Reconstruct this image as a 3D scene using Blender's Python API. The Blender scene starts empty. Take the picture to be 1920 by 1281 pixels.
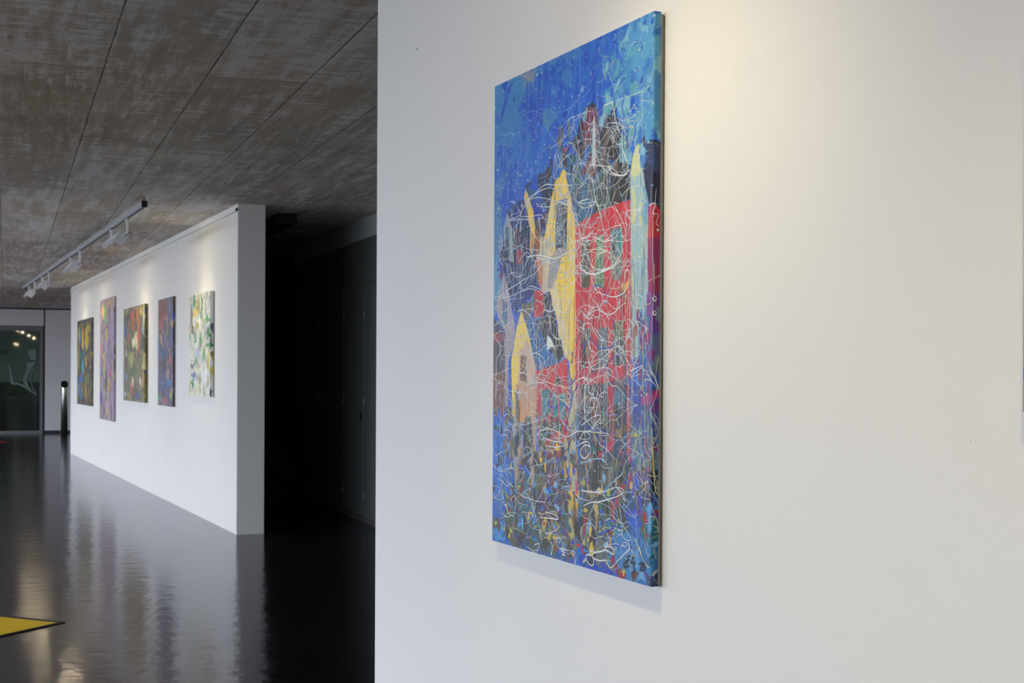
import bpy, bmesh, math, random
import numpy as np
from mathutils import Matrix, Vector

PI = math.pi
C = bpy.context.scene.collection
sc = bpy.context.scene

# ------------------------------------------------------------------ camera
YAW = math.radians(19.6084)          # the view is turned this far right of the building grid (+Y)
cam_d = bpy.data.cameras.new('camera')
cam = bpy.data.objects.new('camera', cam_d); C.objects.link(cam)
cam_d.sensor_width = 36; cam_d.lens = 50
cam_d.shift_y = 62.0 / 1920
cam_d.clip_end = 200
cam_d.dof.use_dof = True; cam_d.dof.focus_distance = 3.3; cam_d.dof.aperture_fstop = 14
cam.matrix_world = (Matrix.Translation((0, 0, 1.5)) @ Matrix.Rotation(-YAW, 4, 'Z') @
                    Matrix.Rotation(PI/2, 4, 'X') @ Matrix.Rotation(math.radians(0.27), 4, 'Z'))
sc.camera = cam

# ------------------------------------------------------------------ world, light, exposure
vs = sc.view_settings
vs.view_transform = 'Standard'; vs.look = 'None'; vs.gamma = 1.0; vs.use_curve_mapping = False
vs.exposure = 0.0
w = bpy.data.worlds.new('world'); sc.world = w; w.use_nodes = True
w.node_tree.nodes['Background'].inputs[0].default_value = (0.70, 0.78, 0.92, 1)
w.node_tree.nodes['Background'].inputs[1].default_value = 0.35

# overcast sky outside the window wall on the left: one long bank of it, seen by the room only
# through the real openings, so the lintel shades the upper walls
WINDOWS = [(2.8, 5.6), (8.8, 5.6), (14.8, 5.6), (20.8, 5.6), (26.8, 5.6), (32.6, 5.2)]
WX = -5.6
sk = bpy.data.lights.new('overcast_sky', 'AREA'); sk.shape = 'RECTANGLE'
sk.size = 4.6; sk.size_y = 56; sk.energy = 7600; sk.color = (0.815, 0.885, 1.0)
so = bpy.data.objects.new('overcast_sky', sk); C.objects.link(so)
so.matrix_world = Matrix.Translation((-9.6, 17.0, 1.2+2.3)) @ Matrix.Rotation(-PI/2, 4, 'Y')   # faces +X

# ------------------------------------------------------------------ helpers
def lin(c):
    return tuple((v/255/12.92 if v/255 <= 0.04045 else ((v/255+0.055)/1.055)**2.4) for v in c[:3]) + (1,)
def tag(o, label=None, cat=None, group=None, kind=None):
    if label: o['label'] = label
    if cat: o['category'] = cat
    if group: o['group'] = group
    if kind: o['kind'] = kind
    return o
def thing(name, label, cat, loc=(0,0,0), rz=0, group=None):
    o = bpy.data.objects.new(name, None); C.objects.link(o)
    o.empty_display_size = 0.1
    o.location = loc; o.rotation_euler = (0,0,rz)
    return tag(o, label, cat, group)
def link(name, bm, mat, parent=None, smooth=False, loc=None, rz=None, bevel=0):
    me = bpy.data.meshes.new(name); bm.normal_update(); bm.to_mesh(me); bm.free()
    if smooth:
        for p in me.polygons: p.use_smooth = True
    me.materials.append(mat)
    o = bpy.data.objects.new(name, me); C.objects.link(o)
    if parent: o.parent = parent
    if loc: o.location = loc
    if rz is not None: o.rotation_euler = (0,0,rz)
    if bevel:
        m = o.modifiers.new('bevel', 'BEVEL'); m.width = bevel; m.segments = 2; m.limit_method = 'ANGLE'
    return o
def box(bm, x0, x1, y0, y1, z0, z1, M=None):
    vs_ = [bm.verts.new((x, y, z)) for x in (x0, x1) for y in (y0, y1) for z in (z0, z1)]
    for f in ((0,1,3,2),(4,6,7,5),(0,4,5,1),(2,3,7,6),(0,2,6,4),(1,5,7,3)):
        bm.faces.new([vs_[i] for i in f])
    if M is not None: bmesh.ops.transform(bm, matrix=M, verts=vs_)
    return vs_
def cyl(bm, p0, p1, r, n=24, r2=None):
    p0, p1 = Vector(p0), Vector(p1); d = p1-p0
    M = Matrix.Translation((p0+p1)/2) @ d.to_track_quat('Z','Y').to_matrix().to_4x4()
    bmesh.ops.create_cone(bm, cap_ends=True, segments=n, radius1=r, radius2=r if r2 is None else r2, depth=d.length, matrix=M)
def struct(name, bm, mat, label=None, **k):
    o = link(name, bm, mat, **k)
    if not k.get('parent'): o['kind'] = 'structure'
    if label: o['label'] = label
    return o

# ------------------------------------------------------------------ materials
def new_mat(name):
    m = bpy.data.materials.new(name); m.use_nodes = True
    nt = m.node_tree; b = nt.nodes['Principled BSDF']
    return m, nt, b
def N(nt, t, **k):
    n = nt.nodes.new(t)
    for a, v in k.items(): setattr(n, a, v)
    return n
def plain(name, col, rough=0.5, metal=0.0, noise=0.04, scale=8, bump=0.0, bscale=200, spec=0.5):
    m, nt, b = new_mat(name)
    tc = N(nt, 'ShaderNodeTexCoord'); nz = N(nt, 'ShaderNodeTexNoise'); nz.inputs['Scale'].default_value = scale
    nz.inputs['Detail'].default_value = 4
    nt.links.new(tc.outputs['Object'], nz.inputs['Vector'])
    cr = N(nt, 'ShaderNodeValToRGB'); c = lin(col)
    cr.color_ramp.elements[0].position = 0.3; cr.color_ramp.elements[1].position = 0.7
    cr.color_ramp.elements[0].color = tuple(v*(1-noise) for v in c[:3])+(1,)
    cr.color_ramp.elements[1].color = tuple(min(1,v*(1+noise)) for v in c[:3])+(1,)
    nt.links.new(nz.outputs['Fac'], cr.inputs['Fac']); nt.links.new(cr.outputs['Color'], b.inputs['Base Color'])
    b.inputs['Roughness'].default_value = rough; b.inputs['Metallic'].default_value = metal
    b.inputs['Specular IOR Level'].default_value = spec
    if bump:
        n2 = N(nt, 'ShaderNodeTexNoise'); n2.inputs['Scale'].default_value = bscale; n2.inputs['Detail'].default_value = 3
        nt.links.new(tc.outputs['Object'], n2.inputs['Vector'])
        bp = N(nt, 'ShaderNodeBump'); bp.inputs['Strength'].default_value = bump; bp.inputs['Distance'].default_value = 0.002
        nt.links.new(n2.outputs['Fac'], bp.inputs['Height']); nt.links.new(bp.outputs['Normal'], b.inputs['Normal'])
    return m
def emit(name, col, strength):
    m, nt, b = new_mat(name)
    b.inputs['Base Color'].default_value = (0.8,0.8,0.8,1)
    b.inputs['Emission Color'].default_value = col; b.inputs['Emission Strength'].default_value = strength
    return m

M_wall = plain('white_wall_paint', (233,231,228), 0.75, noise=0.012, scale=1.5, bump=0.12, bscale=260, spec=0.25)
M_rail = plain('white_rail', (225,226,230), 0.45, noise=0.01)
M_panel = plain('grey_panel', (218,216,218), 0.55, noise=0.02, scale=2)
M_darkgap = plain('dark_gap', (34,34,38), 0.6)
M_frame = plain('grey_aluminium_frame', (120,120,126), 0.45, metal=0.2)
M_white_metal = plain('white_lacquered_metal', (226,228,232), 0.4, noise=0.01)
M_track = plain('grey_track_metal', (170,174,182), 0.4, metal=0.3, noise=0.02)
M_black = plain('black_plastic', (14,14,15), 0.5)
M_brass = plain('brass', (190,150,70), 0.3, metal=1)
M_steel = plain('brushed_steel', (226,224,220), 0.34, metal=1.0, noise=0.05, scale=30)
M_cup = plain('cupboard_paint', (120,124,124), 0.5, noise=0.03)
M_bulk = plain('bulkhead_paint', (200,206,206), 0.7, noise=0.02)
M_wood = plain('pine_stretcher', (165,160,150), 0.6, noise=0.12, scale=20)
M_yellow = plain('yellow_lacquer', (255,208,0), 0.45, noise=0.02, spec=0.15)
M_red = plain('red_lacquer', (235,16,22), 0.45, noise=0.02, spec=0.15)
M_lamp = emit('lamp_glass', (1.0, 0.83, 0.55, 1), 5)
M_bulb = emit('lamp_bulb', (1.0, 0.80, 0.50, 1), 950)

# concrete soffit: board panels with joints, blotchy laitance
def concrete():
    m, nt, b = new_mat('board_marked_concrete')
    tc = N(nt, 'ShaderNodeTexCoord'); sep = N(nt, 'ShaderNodeSeparateXYZ')
    L_ = nt.links.new
    L_(tc.outputs['Object'], sep.inputs[0])
    def math_(op, a, b_=None, c=None, clamp=False):
        n = N(nt, 'ShaderNodeMath', operation=op); n.use_clamp = clamp
        for i, v in enumerate((a, b_, c)):
            if v is None: continue
            if isinstance(v, (int, float)): n.inputs[i].default_value = v
            else: L_(v, n.inputs[i])
        return n.outputs[0]
    def noise(sx, sy, scale, detail, rough, off=0):
        mp = N(nt, 'ShaderNodeMapping'); mp.inputs['Scale'].default_value = (sx, sy, 1); mp.inputs['Location'].default_value = (off, off*0.7, 0)
        L_(tc.outputs['Object'], mp.inputs['Vector'])
        nz = N(nt, 'ShaderNodeTexNoise'); nz.inputs['Scale'].default_value = scale
        nz.inputs['Detail'].default_value = detail; nz.inputs['Roughness'].default_value = rough
        L_(mp.outputs[0], nz.inputs['Vector']); return nz.outputs['Fac']
    # warp for wobbly joints
    wob = math_('MULTIPLY', math_('SUBTRACT', noise(1, 1, 3, 3, 0.6), 0.5), 0.009)
    u = math_('DIVIDE', math_('SUBTRACT', math_('ADD', sep.outputs[0], wob), 0.475), 0.525)
    v = math_('DIVIDE', math_('SUBTRACT', math_('ADD', sep.outputs[1], wob), 10.22), 2.575)
    iu = math_('FLOOR', u); iv = math_('FLOOR', v)
    fu = math_('FRACT', u); fv = math_('FRACT', v)
    du = math_('MULTIPLY', math_('MINIMUM', fu, math_('SUBTRACT', 1, fu)), 0.525)
    dv = math_('MULTIPLY', math_('MINIMUM', fv, math_('SUBTRACT', 1, fv)), 2.575)
    dj = math_('MINIMUM', du, dv)
    cv = N(nt, 'ShaderNodeCombineXYZ'); L_(iu, cv.inputs[0]); L_(iv, cv.inputs[1])
    wn = N(nt, 'ShaderNodeTexWhiteNoise', noise_dimensions='3D'); L_(cv.outputs[0], wn.inputs['Vector'])
    rnd = wn.outputs['Value']
    # short streaks running across, gathered in long bands
    big = noise(1.6, 0.28, 1.6, 3, 0.6, 3)
    streakx = noise(1.0, 3.2, 5.0, 8, 0.72, 7)
    bandy = noise(6.0, 0.5, 2.2, 6, 0.7, 11)
    blotch = noise(1.0, 1.0, 1.3, 8, 0.65, 17)
    fine = noise(1.0, 1.0, 22, 6, 0.75, 23)
    t = math_('ADD', math_('MULTIPLY', streakx, 0.9), math_('MULTIPLY', bandy, 0.75))
    t = math_('ADD', t, math_('MULTIPLY', big, 0.5))
    t = math_('ADD', t, math_('MULTIPLY', rnd, 0.10))
    # light laitance patches, hard edged
    mr = N(nt, 'ShaderNodeMapRange'); mr.inputs['From Min'].default_value = 1.13; mr.inputs['From Max'].default_value = 1.24
    L_(t, mr.inputs['Value']); patch = mr.outputs[0]
    base = N(nt, 'ShaderNodeValToRGB'); e = base.color_ramp.elements
    e[0].position = 0.30; e[0].color = lin((162,151,140)); e[1].position = 0.7; e[1].color = lin((232,221,207))
    mix0 = math_('ADD', math_('MULTIPLY', blotch, 0.55), math_('ADD', math_('MULTIPLY', rnd, 0.16), math_('MULTIPLY', bandy, 0.32)))
    L_(mix0, base.inputs['Fac'])
    mx = N(nt, 'ShaderNodeMix', data_type='RGBA'); 
    # long brushed scrapes running with the boards
    sl = N(nt, 'ShaderNodeMapRange'); sl.inputs['From Min'].default_value = 0.53; sl.inputs['From Max'].default_value = 0.60
    L_(noise(9.0, 0.9, 2.2, 7, 0.7, 53), sl.inputs['Value'])
    zone = N(nt, 'ShaderNodeMapRange'); zone.inputs['From Min'].default_value = 0.42; zone.inputs['From Max'].default_value = 0.62
    L_(noise(0.9, 0.35, 0.8, 2, 0.5, 61), zone.inputs['Value'])
    scr = math_('MULTIPLY', sl.outputs[0], zone.outputs[0])
    pp = math_('MAXIMUM', math_('MULTIPLY', patch, 0.78), math_('MULTIPLY', scr, 0.7))
    L_(math_('MULTIPLY', pp, math_('ADD', 0.45, math_('MULTIPLY', fine, 0.9)), None, True), mx.inputs['Factor'])
    L_(base.outputs['Color'], mx.inputs['A']); mx.inputs['B'].default_value = lin((252,250,254))
    # brown iron tint
    tn = N(nt, 'ShaderNodeMapRange'); tn.inputs['From Min'].default_value = 0.5; tn.inputs['From Max'].default_value = 0.75
    L_(noise(1, 0.6, 0.55, 3, 0.5, 31), tn.inputs['Value'])
    mb = N(nt, 'ShaderNodeMix', data_type='RGBA', blend_type='MULTIPLY'); L_(math_('MULTIPLY', tn.outputs[0], 0.7), mb.inputs['Factor'])
    L_(mx.outputs['Result'], mb.inputs['A']); mb.inputs['B'].default_value = (1.0, 0.86, 0.78, 1)
    # fine grain
    gr = N(nt, 'ShaderNodeMapRange'); gr.inputs['To Min'].default_value = 0.82; gr.inputs['To Max'].default_value = 1.18
    L_(fine, gr.inputs['Value'])
    mg = N(nt, 'ShaderNodeMix', data_type='RGBA', blend_type='MULTIPLY'); mg.inputs['Factor'].default_value = 1
    L_(mb.outputs['Result'], mg.inputs['A']); L_(gr.outputs[0], mg.inputs['B'])
    # joint: dark line with pale halo, broken
    jl = N(nt, 'ShaderNodeMapRange'); jl.inputs['From Min'].default_value = 0.0015; jl.inputs['From Max'].default_value = 0.007
    jl.inputs['To Min'].default_value = 1; jl.inputs['To Max'].default_value = 0
    L_(dj, jl.inputs['Value'])
    br = N(nt, 'ShaderNodeMapRange'); br.inputs['From Min'].default_value = 0.35; br.inputs['From Max'].default_value = 0.6
    br.inputs['To Min'].default_value = 0.35; br.inputs['To Max'].default_value = 0.9
    L_(noise(1, 1, 2.5, 4, 0.6, 41), br.inputs['Value'])
    halo = N(nt, 'ShaderNodeMapRange'); halo.inputs['From Min'].default_value = 0.01; halo.inputs['From Max'].default_value = 0.07
    halo.inputs['To Min'].default_value = 0.3; halo.inputs['To Max'].default_value = 0
    L_(dj, halo.inputs['Value'])
    mh = N(nt, 'ShaderNodeMix', data_type='RGBA'); L_(math_('MULTIPLY', halo.outputs[0], streakx), mh.inputs['Factor'])
    L_(mg.outputs['Result'], mh.inputs['A']); mh.inputs['B'].default_value = lin((240,232,222))
    mj = N(nt, 'ShaderNodeMix', data_type='RGBA'); L_(math_('MULTIPLY', jl.outputs[0], br.outputs[0]), mj.inputs['Factor'])
    L_(mh.outputs['Result'], mj.inputs['A']); mj.inputs['B'].default_value = lin((48,44,42))
    L_(mj.outputs['Result'], b.inputs['Base Color'])
    b.inputs['Roughness'].default_value = 0.7; b.inputs['Specular IOR Level'].default_value = 0.3
    bp = N(nt, 'ShaderNodeBump'); bp.inputs['Strength'].default_value = 0.3; bp.inputs['Distance'].default_value = 0.004
    L_(math_('SUBTRACT', math_('MULTIPLY', fine, 0.3), jl.outputs[0]), bp.inputs['Height']); L_(bp.outputs['Normal'], b.inputs['Normal'])
    return m
M_conc = concrete()

# poured dark resin floor: dull pigment under a wavy gloss
def resin():
    m, nt, b = new_mat('dark_resin_floor'); L_ = nt.links.new
    out = nt.nodes['Material Output']
    tc = N(nt, 'ShaderNodeTexCoord')
    nz = N(nt, 'ShaderNodeTexNoise'); nz.inputs['Scale'].default_value = 1.3; nz.inputs['Detail'].default_value = 5
    L_(tc.outputs['Object'], nz.inputs['Vector'])
    cr = N(nt, 'ShaderNodeValToRGB'); cr.color_ramp.elements[0].color = lin((20,20,22)); cr.color_ramp.elements[1].color = lin((33,32,34))
    L_(nz.outputs['Fac'], cr.inputs['Fac'])
    df = N(nt, 'ShaderNodeBsdfDiffuse'); L_(cr.outputs['Color'], df.inputs['Color'])
    gl = N(nt, 'ShaderNodeBsdfAnisotropic'); gl.distribution = 'GGX'
    gl.inputs['Color'].default_value = (0.95, 0.95, 1, 1)
    n3 = N(nt, 'ShaderNodeTexNoise'); n3.inputs['Scale'].default_value = 0.7; n3.inputs['Detail'].default_value = 6; n3.inputs['Roughness'].default_value = 0.7
    L_(tc.outputs['Object'], n3.inputs['Vector'])
    rr = N(nt, 'ShaderNodeMapRange'); rr.inputs['To Min'].default_value = 0.085; rr.inputs['To Max'].default_value = 0.17
    L_(n3.outputs['Fac'], rr.inputs['Value']); L_(rr.outputs[0], gl.inputs['Roughness'])
    # orange-peel and trowel waves
    n1 = N(nt, 'ShaderNodeTexNoise'); n1.inputs['Scale'].default_value = 7; n1.inputs['Detail'].default_value = 5
    n2 = N(nt, 'ShaderNodeTexNoise'); n2.inputs['Scale'].default_value = 260; n2.inputs['Detail'].default_value = 2
    L_(tc.outputs['Object'], n1.inputs['Vector']); L_(tc.outputs['Object'], n2.inputs['Vector'])
    b1 = N(nt, 'ShaderNodeBump'); b1.inputs['Strength'].default_value = 0.5; b1.inputs['Distance'].default_value = 0.006
    b2 = N(nt, 'ShaderNodeBump'); b2.inputs['Strength'].default_value = 0.12; b2.inputs['Distance'].default_value = 0.0006
    L_(n1.outputs['Fac'], b1.inputs['Height']); L_(n2.outputs['Fac'], b2.inputs['Height'])
    L_(b1.outputs['Normal'], b2.inputs['Normal']); L_(b2.outputs['Normal'], gl.inputs['Normal'])
    fr = N(nt, 'ShaderNodeFresnel'); fr.inputs['IOR'].default_value = 1.36
    mu = N(nt, 'ShaderNodeMath', operation='MULTIPLY'); mu.inputs[1].default_value = 1.0
    L_(fr.outputs[0], mu.inputs[0])
    mx = N(nt, 'ShaderNodeMixShader'); L_(mu.outputs[0], mx.inputs[0]); L_(df.outputs[0], mx.inputs[1]); L_(gl.outputs[0], mx.inputs[2])
    L_(mx.outputs[0], out.inputs['Surface'])
    return m
M_floor = resin()

# ------------------------------------------------------------------ building shell
CEIL = 3.075
bm = bmesh.new(); box(bm, WX-0.2, 6.2, -6.2, 42.0, -0.2, 0)
struct('floor', bm, M_floor)
bm = bmesh.new(); box(bm, WX-0.2, 6.2, -6.2, 42.0, CEIL, CEIL+0.25)
struct('ceiling', bm, M_conc)
# window wall on the left (outside the frame): sill, lintel, piers, with real openings
bm = bmesh.new()
box(bm, WX-0.2, WX, -6.2, 42.0, 2.5, CEIL)
edges = [-6.2] + sum([[y-l/2, y+l/2] for y, l in WINDOWS], []) + [42.0]
for i in range(0, len(edges), 2): box(bm, WX-0.2, WX, edges[i], edges[i+1], 0, 2.5)
struct('wall_left', bm, M_wall)
for i, (yc, ly) in enumerate(WINDOWS):
    bm = bmesh.new()
    for y0 in (yc-ly/2, yc+ly/2-0.06, yc-0.03): box(bm, WX-0.14, WX-0.06, y0, y0+0.06, 0, 2.5)
    box(bm, WX-0.14, WX-0.06, yc-ly/2, yc+ly/2, 2.44, 2.5); box(bm, WX-0.14, WX-0.06, yc-ly/2, yc+ly/2, 0, 0.06)
    struct('window_%d' % (i+2), bm, M_frame)
bm = bmesh.new(); box(bm, 6.0, 6.2, -6.2, 42.0, 0, CEIL); struct('wall_right', bm, M_wall)
bm = bmesh.new(); box(bm, WX-0.2, 6.2, -6.2, -6.0, 0, CEIL); struct('wall_rear', bm, M_wall)

# free-standing exhibition walls, turned 3.53 degrees off the grid
A = math.radians(3.53)
def wall_frame(origin):
    # local x = out of the wall into the room, y = along the wall away from the viewer
    return Matrix.Translation(origin) @ Matrix.Rotation(A, 4, 'Z') @ Matrix.Diagonal((-1, 1, 1, 1))
def place(o, M):
    for v in o.data.vertices: v.co = M @ v.co
    return o
n_out = Vector((-math.cos(A), -math.sin(A), 0)); d_al = Vector((-math.sin(A), math.cos(A), 0))
FAR0 = Vector((2.028, 13.295, 0))
P0 = Vector((1.231, 3.606, 0))               # front face of the large canvas, its left edge
NEAR0 = P0 - n_out*0.027                     # same station on the near wall face
def on_wall(base, s, out, z): 
    q = base + d_al*s + n_out*out; return (q.x, q.y, z)
FL = 14.37
bm = bmesh.new(); box(bm, -0.26, 0, 0, FL, 0, CEIL)
bmesh.ops.bevel(bm, geom=[e for e in bm.edges if abs(e.verts[0].co.z-e.verts[1].co.z) > 1], offset=0.004, segments=2, affect='EDGES')
o = struct('wall_middle', bm, M_wall); o.matrix_world = Matrix.Translation(FAR0) @ Matrix.Rotation(A, 4, 'Z') @ Matrix.Scale(-1, 4, (1,0,0))
o = None
bm = bmesh.new(); box(bm, -0.26, 0, -6.0, 1.114, 0, CEIL)
bmesh.ops.bevel(bm, geom=[e for e in bm.edges if abs(e.verts[0].co.z-e.verts[1].co.z) > 1], offset=0.003, segments=2, affect='EDGES')
o = struct('wall_near', bm, M_wall); o.matrix_world = Matrix.Translation(NEAR0) @ Matrix.Rotation(A, 4, 'Z') @ Matrix.Scale(-1, 4, (1,0,0))

# tiny screw hole left in the near wall
bm = bmesh.new(); cyl(bm, (0,0,0), (0.0015,0,0), 0.0022, 12)
o = link('screw_hole', bm, M_black); o.location = on_wall(NEAR0, 0.706, 0.0002, 2.522); o.rotation_euler = (0,0,A+PI)
tag(o, 'tiny black screw hole in the white wall, upper left of the big painting', 'screw hole')
bm = bmesh.new(); cyl(bm, (0,0,0), (0.0004,0,0), 0.0016, 12)
o = link('screw_hole', bm, plain('filler', (205,201,194), 0.9)); o.location = on_wall(NEAR0, -1.825, 0.0002, 1.404); o.rotation_euler = (0,0,A+PI)
tag(o, 'small greyish filled hole in the white wall, far right of the big painting', 'screw hole')

# picture rail on the middle wall
def local_obj(name, bm, mat, base, s, out=0, z=0, parent=None, smooth=False, bevel=0):
    """mesh built in (along, out, up) coordinates"""
    M = Matrix(((d_al.x, n_out.x, 0, base.x + d_al.x*s + n_out.x*out),
                (d_al.y, n_out.y, 0, base.y + d_al.y*s + n_out.y*out),
                (0, 0, 1, z), (0, 0, 0, 1)))
    bmesh.ops.transform(bm, matrix=M, verts=bm.verts)
    bmesh.ops.recalc_face_normals(bm, faces=bm.faces)
    o = link(name, bm, mat, parent, smooth=smooth, bevel=bevel)
    return o
rail = thing('picture_rail', 'slim white hanging rail along the top of the long white wall', 'picture rail', on_wall(FAR0, 0, 0, CEIL-0.06))
def to_parent(o, parent):
    bpy.context.view_layer.update()
    o.parent = parent; o.matrix_parent_inverse = parent.matrix_world.inverted()
bm = bmesh.new(); box(bm, 0.02, FL, 0.001, 0.016, 3.010, 3.040); box(bm, 0.02, FL, 0.001, 0.022, 3.005, 3.011)
to_parent(local_obj('rail_profile', bm, M_rail, FAR0, 0), rail)
bm = bmesh.new(); box(bm, 0.002, 0.019, 0.001, 0.020, 3.010, 3.036)
to_parent(local_obj('end_cap', bm, M_black, FAR0, 0), rail)

# back wall with panels, glass door and base
BY = 36.7
bm = bmesh.new(); box(bm, WX, 0.88, BY, BY+0.1, 2.64, 3.035)
struct('wall_back', bm, M_panel)
bm = bmesh.new(); box(bm, 0.915, 6.0, BY, BY+0.1, 0.075, 3.035)
struct('wall_back', bm, M_panel)
bm = bmesh.new(); box(bm, WX, 6.0, BY+0.012, BY+0.12, 3.03, CEIL); box(bm, 0.86, 0.93, BY+0.03, BY+0.12, 0, 3.05)
struct('trim_1', bm, M_darkgap)
bm = bmesh.new(); box(bm, 0.90, 6.0, BY-0.012, BY+0.1, 0, 0.075)
struct('baseboard_back', bm, plain('dark_base', (52,52,56), 0.5))
# glass doors in grey aluminium frames
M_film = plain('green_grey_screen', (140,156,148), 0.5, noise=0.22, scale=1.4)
def glass_mat():
    m, nt, b = new_mat('clear_glass')
    out = nt.nodes['Material Output']
    tr = N(nt, 'ShaderNodeBsdfTransparent'); tr.inputs[0].default_value = (0.82, 0.88, 0.86, 1)
    gl = N(nt, 'ShaderNodeBsdfGlossy'); gl.inputs['Roughness'].default_value = 0.02
    fr = N(nt, 'ShaderNodeFresnel'); fr.inputs['IOR'].default_value = 1.5
    mx = N(nt, 'ShaderNodeMixShader')
    nt.links.new(fr.outputs[0], mx.inputs[0]); nt.links.new(tr.outputs[0], mx.inputs[1]); nt.links.new(gl.outputs[0], mx.inputs[2])
    nt.links.new(mx.outputs[0], out.inputs['Surface'])
    return m
M_glass = glass_mat()
for k in range(3):
    x1 = 0.868 - k*1.86; x0 = x1 - 1.86
    bm = bmesh.new()
    box(bm, x1-0.075, x1, BY-0.01, BY+0.06, 0, 2.635); box(bm, x0, x0+0.012, BY-0.01, BY+0.06, 0, 2.635)
    box(bm, x0+0.012, x1-0.075, BY-0.01, BY+0.06, 2.51, 2.635); box(bm, x0+0.012, x1-0.075, BY-0.01, BY+0.06, 0, 0.07)
    d = struct('door_%d' % (k+1), bm, M_frame, label='grey aluminium framed glass door in the back wall')
    bm = bmesh.new(); box(bm, x0+0.012, x1-0.075, BY+0.018, BY+0.028, 0.07, 2.51)
    link('glass_pane', bm, M_glass, d)
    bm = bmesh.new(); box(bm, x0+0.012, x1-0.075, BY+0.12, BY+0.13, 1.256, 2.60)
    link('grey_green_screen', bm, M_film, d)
# lettering on the glass door
tx = bpy.data.curves.new('door_lettering', 'FONT'); tx.body = 'ger'; tx.size = 0.25; tx.align_x = 'RIGHT'; tx.extrude = 0.001
tx.materials.append(plain('dark_green_vinyl', (24,52,44), 0.5))
to = bpy.data.objects.new('door_lettering', tx); C.objects.link(to)
to.matrix_world = Matrix.Translation((0.10, BY+0.016, 1.935)) @ Matrix.Rotation(PI/2, 4, 'X')
bpy.context.view_layer.update()
dg = bpy.context.evaluated_depsgraph_get(); me = bpy.data.meshes.new_from_object(to.evaluated_get(dg)); mw = to.matrix_world.copy()
bpy.data.objects.remove(to)
to = bpy.data.objects.new('door_lettering', me); C.objects.link(to); to.parent = bpy.data.objects['door_1']; to.matrix_world = mw
to['label'] = 'dark green letters ger'
# lobby behind the glass
bm = bmesh.new(); box(bm, WX, 6, 41.9, 42.0, 0, CEIL); struct('wall_lobby', bm, plain('lobby_dark', (40,44,42), 0.7))

# added pale bands and green flecks behind the door, shaped as its warped reflections
M_reflect = plain('pale_reflection', (250,252,252), 0.8, noise=0.12, scale=12)  # pale colour stands for bright reflections in the pane
dr = thing('pane_reflection_shapes', 'pale bands added behind the glass door in the shape of its warped reflections', 'imitated reflection', (0.4, BY+0.14, 1.2))
def px(x, y): return (x*0.01237-0.125, 1.5+(698-y)*0.01376)
def reflection_band(P):
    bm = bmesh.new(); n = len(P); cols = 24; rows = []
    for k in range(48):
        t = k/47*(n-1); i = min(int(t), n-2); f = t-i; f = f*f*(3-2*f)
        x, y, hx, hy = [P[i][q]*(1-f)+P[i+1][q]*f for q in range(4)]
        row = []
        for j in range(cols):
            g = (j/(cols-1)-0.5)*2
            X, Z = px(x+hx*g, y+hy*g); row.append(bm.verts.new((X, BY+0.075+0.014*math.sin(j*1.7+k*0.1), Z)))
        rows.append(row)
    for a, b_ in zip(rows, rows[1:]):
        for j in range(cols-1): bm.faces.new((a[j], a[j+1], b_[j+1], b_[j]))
    o = link('reflection_strip', bm, M_reflect, smooth=True); m = o.modifiers.new('thickness', 'SOLIDIFY'); m.thickness = 0.004
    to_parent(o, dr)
def to_parent(o, parent):
    bpy.context.view_layer.update()
    o.parent = parent; o.matrix_parent_inverse = parent.matrix_world.inverted()
reflection_band([(15, 682, 1.2, 0), (19, 692, 1.6, 0), (21, 704, 2.2, 0), (22, 714, 3.5, 0), (26, 720, 5, 1)])
reflection_band([(59, 658, 8, -1), (60, 666, 7, 0), (62, 676, 5, 0)])
reflection_band([(59, 680, 10, -1), (56, 688, 5, 0), (51, 700, 3.5, 0), (47, 709, 3.5, 0), (48, 718, 4, 1), (56, 729, 3, 1.5), (68, 738, 1.5, 1)])
reflection_band([(62, 690, 0.8, 0), (58, 700, 0.8, 0), (57, 712, 0.8, 0), (61, 726, 1, 0), (68, 737, 0.6, 0)])
reflection_band([(20, 718, 0, 2), (32, 718, 0, 1.6), (44, 722, 0, 2.2), (54, 729, 0, 2), (66, 737, 0, 1)])
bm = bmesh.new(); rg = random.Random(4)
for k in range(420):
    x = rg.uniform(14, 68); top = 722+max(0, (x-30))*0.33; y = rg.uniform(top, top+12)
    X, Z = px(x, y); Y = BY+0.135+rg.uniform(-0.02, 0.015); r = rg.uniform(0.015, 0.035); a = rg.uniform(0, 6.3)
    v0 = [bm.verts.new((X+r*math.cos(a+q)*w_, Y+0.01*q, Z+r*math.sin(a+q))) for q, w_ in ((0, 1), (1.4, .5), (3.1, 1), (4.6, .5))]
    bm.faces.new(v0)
hd = thing('green_reflection', 'dark green flecks added behind the lower glass of the door as a reflected mound', 'plant', (0.4, BY+0.25, 0))  # added geometry for the green part of the pane's reflection
to_parent(link('green_reflection_flecks', bm, plain('reflected_green', (44,84,36), 0.5, noise=0.4, scale=30)), hd)
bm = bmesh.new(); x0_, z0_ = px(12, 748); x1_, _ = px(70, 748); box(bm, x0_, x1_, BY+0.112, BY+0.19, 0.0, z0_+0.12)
to_parent(link('dark_box', bm, plain('dark_box_paint', (30,34,34), 0.4), bevel=0.01), hd)  # made-up dark base under the reflected green

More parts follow.
